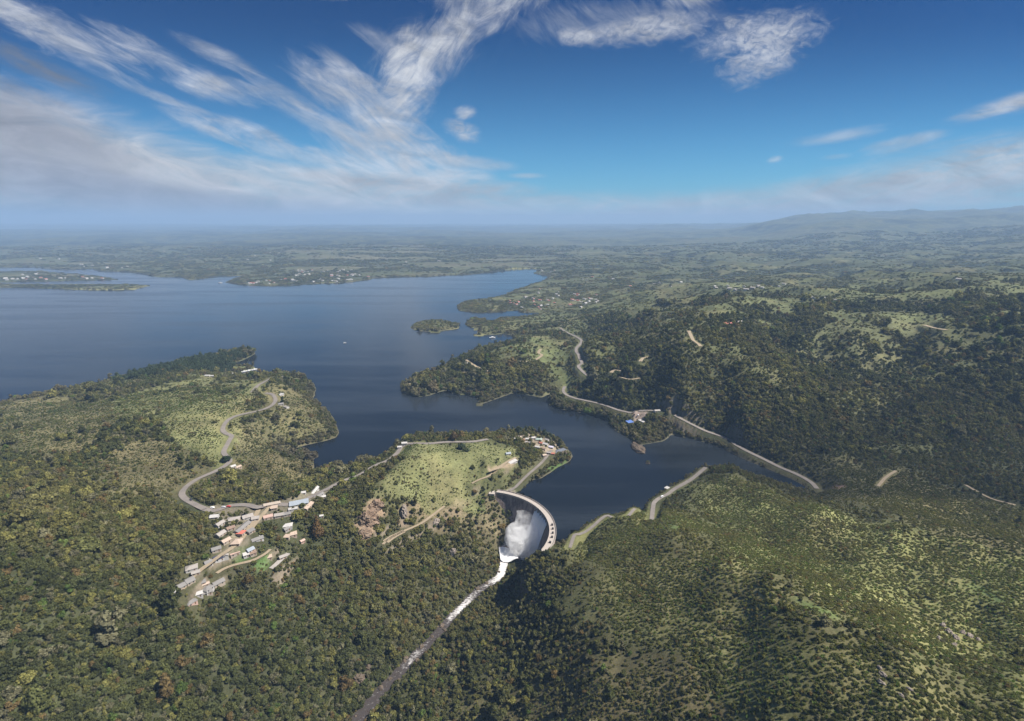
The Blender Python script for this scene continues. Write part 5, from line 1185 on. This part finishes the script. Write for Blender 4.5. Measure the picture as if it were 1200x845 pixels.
# deep clear-air blue higher up
skyc = nt.mix(1.0, sky.outputs[0], SKY_TINT if 'SKY_TINT' in globals() else (.26, .80, 1.08, 1), 'MULTIPLY')
grad = nt.ramp(v, .04, .36)
skyc = nt.mix(grad, skyc, nt.mix(1.0, skyc, (.0, .27, .46, 1), 'MULTIPLY'))
def uvp(px, py):
    d = ray(px, py); return d[0] / d[1], d[2] / d[1]
def streak(angle, sx, sy, scale, dist=.6, seed=0.0, detail=9, rough=.62):
    m = nt.mapping(uv, loc=(seed, seed * .7, 0), rot=(0, 0, R(angle)), scale=(1 / sx, 1 / sy, 1), kind='TEXTURE'); return nt.noise(m, scale, detail, rough, dist)
FIB = {k: nt.ramp(streak(a_, 1, 4.2, 9, 1.6, 2.2 + a_, 9, .66), .28, .66, .42, 1.0) for k, a_ in (('left', -23), ('fan', -36), ('right', 11))}
FIB['up'] = nt.ramp(streak(48, 1, 2.3, 13, 2.2, 41.0, 9, .66), .3, .64, .35, 1.0)
FIB['soft'] = FIB['right']; FIB['puff'] = nt.ramp(streak(10, 1, 1.6, 46, 1.0, 9.1, 7, .65), .32, .6, .35, 1.0); FIB['bank'] = nt.ramp(streak(-12, 1, 4, 9, 1.2, 4.4, 8, .62), .3, .6, .78, 1.0)
NZ = {'left': streak(-24, 1, 5.0, 11, .9, 3.1), 'fan': streak(-38, 1, 3.4, 11, 1.3, 7.7), 'up': streak(48, 1, 2.0, 9, 2.0, 15.7), 'soft': streak(-8, 1, 4.0, 9, .9, 12.3), 'puff': streak(10, 1, 1.7, 26, 1.2, 5.5), 'right': streak(11, 1, 5.5, 7, .7, 20.1), 'bank': streak(-10, 1, 3.2, 8, 1.0, 31.0)}
WHITE = (.66, .68, .72); GREYP = (.36, .37, .42); GREYD = (.19, .20, .235); PINKW = (.66, .645, .645); BLUEG = (.085, .125, .16)
CL = [ # photo x, y, half length, half height, tilt, noise, strength, softness, colour
 (150,225,640,66,-7,'bank',1.0,.55,PINKW),(30,168,330,66,-13,'bank',1.0,.6,PINKW),(60,215,320,26,-8,'bank',.95,.6,GREYP),(20,140,170,22,-18,'bank',.85,.8,GREYP),(250,238,300,16,-5,'bank',.8,.6,GREYP),(60,122,120,20,-22,'left',.8,1.0,GREYP),(20,150,150,34,-16,'bank',.8,.9,GREYP),
 (70,86,105,17,-22,'left',.9,.8,GREYD),(85,46,125,24,-25,'left',.75,1.2,WHITE),(20,20,70,14,-22,'left',.5,1.3,WHITE),(185,66,70,15,-27,'left',.7,1.2,WHITE),(263,108,66,19,-13,'left',.95,.9,WHITE),(268,72,56,11,-25,'left',.6,1.2,WHITE),
 (303,157,56,14,-14,'left',.9,1.0,WHITE),(250,150,60,12,-24,'left',.6,1.2,WHITE),(340,180,90,12,-14,'left',.6,1.2,WHITE),(100,205,170,22,-13,'bank',.9,.7,GREYP),
 (500,72,66,36,24,'up',.9,1.2,WHITE),(548,40,80,22,18,'up',.7,1.3,WHITE),(585,8,80,22,6,'up',.6,1.3,WHITE),(455,58,40,12,-30,'fan',.5,1.2,WHITE),(480,105,38,66,-12,'up',.95,1.0,WHITE),(432,128,100,32,-28,'fan',.9,1.05,WHITE),(462,172,95,34,-12,'fan',.95,.9,WHITE),(500,190,70,20,-8,'fan',.85,.9,WHITE),
 (440,198,130,20,-10,'left',.9,.9,WHITE),(390,150,110,14,-26,'left',.7,1.0,WHITE),(350,120,80,10,-28,'left',.5,1.1,WHITE),(420,95,60,14,-34,'fan',.6,1.1,WHITE),(560,195,60,9,-4,'soft',.6,.9,WHITE),(470,215,150,14,-4,'soft',.8,.8,WHITE),(225,128,90,8,-20,'left',.5,1.0,WHITE),(370,205,150,12,-8,'left',.8,.8,WHITE),(547,138,16,10,0,'puff',.9,.7,WHITE),(545,158,30,14,-20,'puff',.85,.9,WHITE),(537,207,52,9,-2,'soft',.9,.7,WHITE),(618,208,28,4,0,'soft',.6,.8,WHITE),(590,222,60,8,0,'soft',.5,1.0,WHITE),
 (520,238,60,8,-2,'puff',.9,.7,(.8,.78,.76)),(480,226,220,24,-4,'soft',.9,.9,PINKW),(700,248,520,26,0,'soft',.9,.6,(.66,.68,.71)),(850,262,420,20,0,'soft',.8,.5,(.66,.68,.71)),
 (672,52,30,12,0,'puff',.9,.8,WHITE),(755,44,90,18,6,'puff',.8,1.0,WHITE),(880,50,85,26,8,'puff',.75,1.15,WHITE),(880,80,52,26,18,'puff',.7,1.2,WHITE),(800,6,44,14,5,'fan',.8,1.0,WHITE),(385,4,46,8,-5,'fan',.6,1.1,WHITE),(715,35,120,24,3,'fan',.35,1.4,WHITE),
 (1175,124,90,11,15,'right',.85,.9,PINKW),(1120,200,290,36,11,'right',.95,.8,(.58,.59,.61)),(965,164,52,8,9,'right',.55,1.0,WHITE),(1040,170,50,8,12,'right',.6,1.0,WHITE),(1000,232,330,30,5,'right',.9,.8,(.56,.58,.61)),(895,190,12,5,10,'puff',.6,.9,WHITE),(965,187,22,4,5,'soft',.4,1.0,WHITE),(1190,215,260,24,8,'right',.6,.9,(.46,.49,.54)),
 (120,262,430,24,-3,'soft',.95,.55,BLUEG),(60,245,240,20,-3,'soft',.6,.7,BLUEG),
]
col = skyc
for px, py, a, b_, rot, nzk, st, soft, cc in CL:
    uu, vv = uvp(px, py)
    loc = nt.mapping(uv, loc=(uu, vv, 0), rot=(0, 0, R(rot)), scale=(a / 600 * 1.06, b_ / 600 * 1.06, 1), kind='TEXTURE')
    r = nt.n('ShaderNodeVectorMath', operation='LENGTH', ins={0: loc}).outputs['Value']
    mk = nt.ramp(r, 1.35, .1)
    al = nt.math('MULTIPLY_ADD', NZ[nzk], 1.5 * soft, nt.math('MULTIPLY_ADD', mk, 1.25, -.95 - .5 * soft + {'bank': .58, 'right': .5, 'soft': .36}.get(nzk, .25)))
    al = nt.math('MULTIPLY', nt.math('MULTIPLY', nt.ramp(al, -.04, 1.12), st), FIB[nzk])
    al = nt.math('MULTIPLY', al, nt.ramp(mk, 0, .3))
    # clouds are thinner and bluer where the noise is low, greyer where thick
    tone = nt.ramp(NZ['bank'], .32, .66, .62, 1.14, False)
    ccn = nt.mix(1.0, c4([x * CLOUD_GAIN for x in cc]), nt.n('ShaderNodeCombineColor', ins={0: tone, 1: tone, 2: tone}).outputs[0], 'MULTIPLY')
    col = nt.mix(al, col, ccn)
bg = nt.n('ShaderNodeBackground', ins={0: col, 1: SKY_STR}); o = nt.n('ShaderNodeOutputWorld', ins={0: bg})
try: w.cycles.sampling_method = 'MANUAL'; w.cycles.sample_map_resolution = 512
except Exception: pass
sun = bpy.data.lights.new('sun', 'SUN'); sun.energy = SUN_E; sun.angle = R(.5); sun.color = (1, .95, .88)
so = link(bpy.data.objects.new('sun', sun)); so.location = (300, 900, 1500)
sd_ = Vector((math.sin(SUN_AZ) * math.cos(SUN_EL), math.cos(SUN_AZ) * math.cos(SUN_EL), math.sin(SUN_EL)))
so.rotation_euler = (-sd_).to_track_quat('-Z', 'Y').to_euler()
# one broad thin cloud high over the right hand valley: its shadow lies on the hills below
m = bpy.data.materials.new('cloud'); m.use_nodes = True; nt = NT(m.node_tree); g = nt.n('ShaderNodeNewGeometry').outputs['Position']
df = nt.n('ShaderNodeBsdfDiffuse', ins={0: (.9, .9, .9, 1)}); tl = nt.n('ShaderNodeBsdfTranslucent', ins={0: (.9, .9, .9, 1)}); tp = nt.n('ShaderNodeBsdfTransparent')
mx = nt.n('ShaderNodeMixShader', ins={0: .5, 1: df, 2: tl}); th = nt.ramp(nt.noise(g, .004, 5, .6), .4, .65, .0, .26)
mx2 = nt.n('ShaderNodeMixShader', ins={0: th, 1: tp, 2: mx}); nt.n('ShaderNodeOutputMaterial', ins={0: mx2})
mb = MB(); rc = np.random.default_rng(9); cz = 1500.0
off = np.array([math.sin(SUN_AZ), math.cos(SUN_AZ)]) * cz / math.tan(SUN_EL)
for i, (px, py) in enumerate(CLOUD_SHADE):
    q = ground(px, py); s_ = .35 + .65 * min(1, q[1] / 900)
    ico_blob(mb, (q[0] + off[0] + rc.uniform(-20, 20), q[1] + off[1] + rc.uniform(-20, 20), cz + rc.uniform(0, 40)), np.array([175, 120, 60]) * rc.uniform(.8, 1.25) * s_, 40 + i, 3, .45)
cl_o = mb.obj('cloud', m, smooth=True); rm = cl_o.modifiers.new('join', 'REMESH'); rm.mode = 'VOXEL'; rm.voxel_size = 14; rm.use_smooth_shade = True
tag(cl_o, 'thin white cloud drifting above the valley on the right', 'cloud', kind='stuff')
if HAZE > 0:
    m = bpy.data.materials.new('haze'); m.use_nodes = True; nt = NT(m.node_tree)
    pv = nt.n('ShaderNodeVolumePrincipled'); pv.inputs['Color'].default_value = HAZE_COL; pv.inputs['Density'].default_value = HAZE; pv.inputs['Anisotropy'].default_value = HAZE_G
    oo = nt.n('ShaderNodeOutputMaterial'); nt.set(oo.inputs['Volume'], pv)
    top = float(H.max()) + 25
    hz = MB().box(-46000, 46000, -3000, 31000, float(H.min()) - 1, top).obj('haze', m)
    tag(hz, 'thin blue haze in the air over the valley', 'haze', kind='stuff')
vs = sc.view_settings; vs.view_transform = 'Standard'; vs.look = 'None'; vs.gamma = 1; vs.exposure = EXPO; vs.use_curve_mapping = False
sc.render.engine = 'CYCLES'; cy = sc.cycles
cy.use_denoising = True; cy.denoiser = 'OPENIMAGEDENOISE'; cy.max_bounces = 14; cy.diffuse_bounces = 2; cy.glossy_bounces = 2; cy.transmission_bounces = 3; cy.volume_bounces = 12; cy.transparent_max_bounces = 8
cy.caustics_reflective = False; cy.caustics_refractive = False; cy.use_adaptive_sampling = True; cy.adaptive_threshold = .02; cy.sample_clamp_indirect = 4
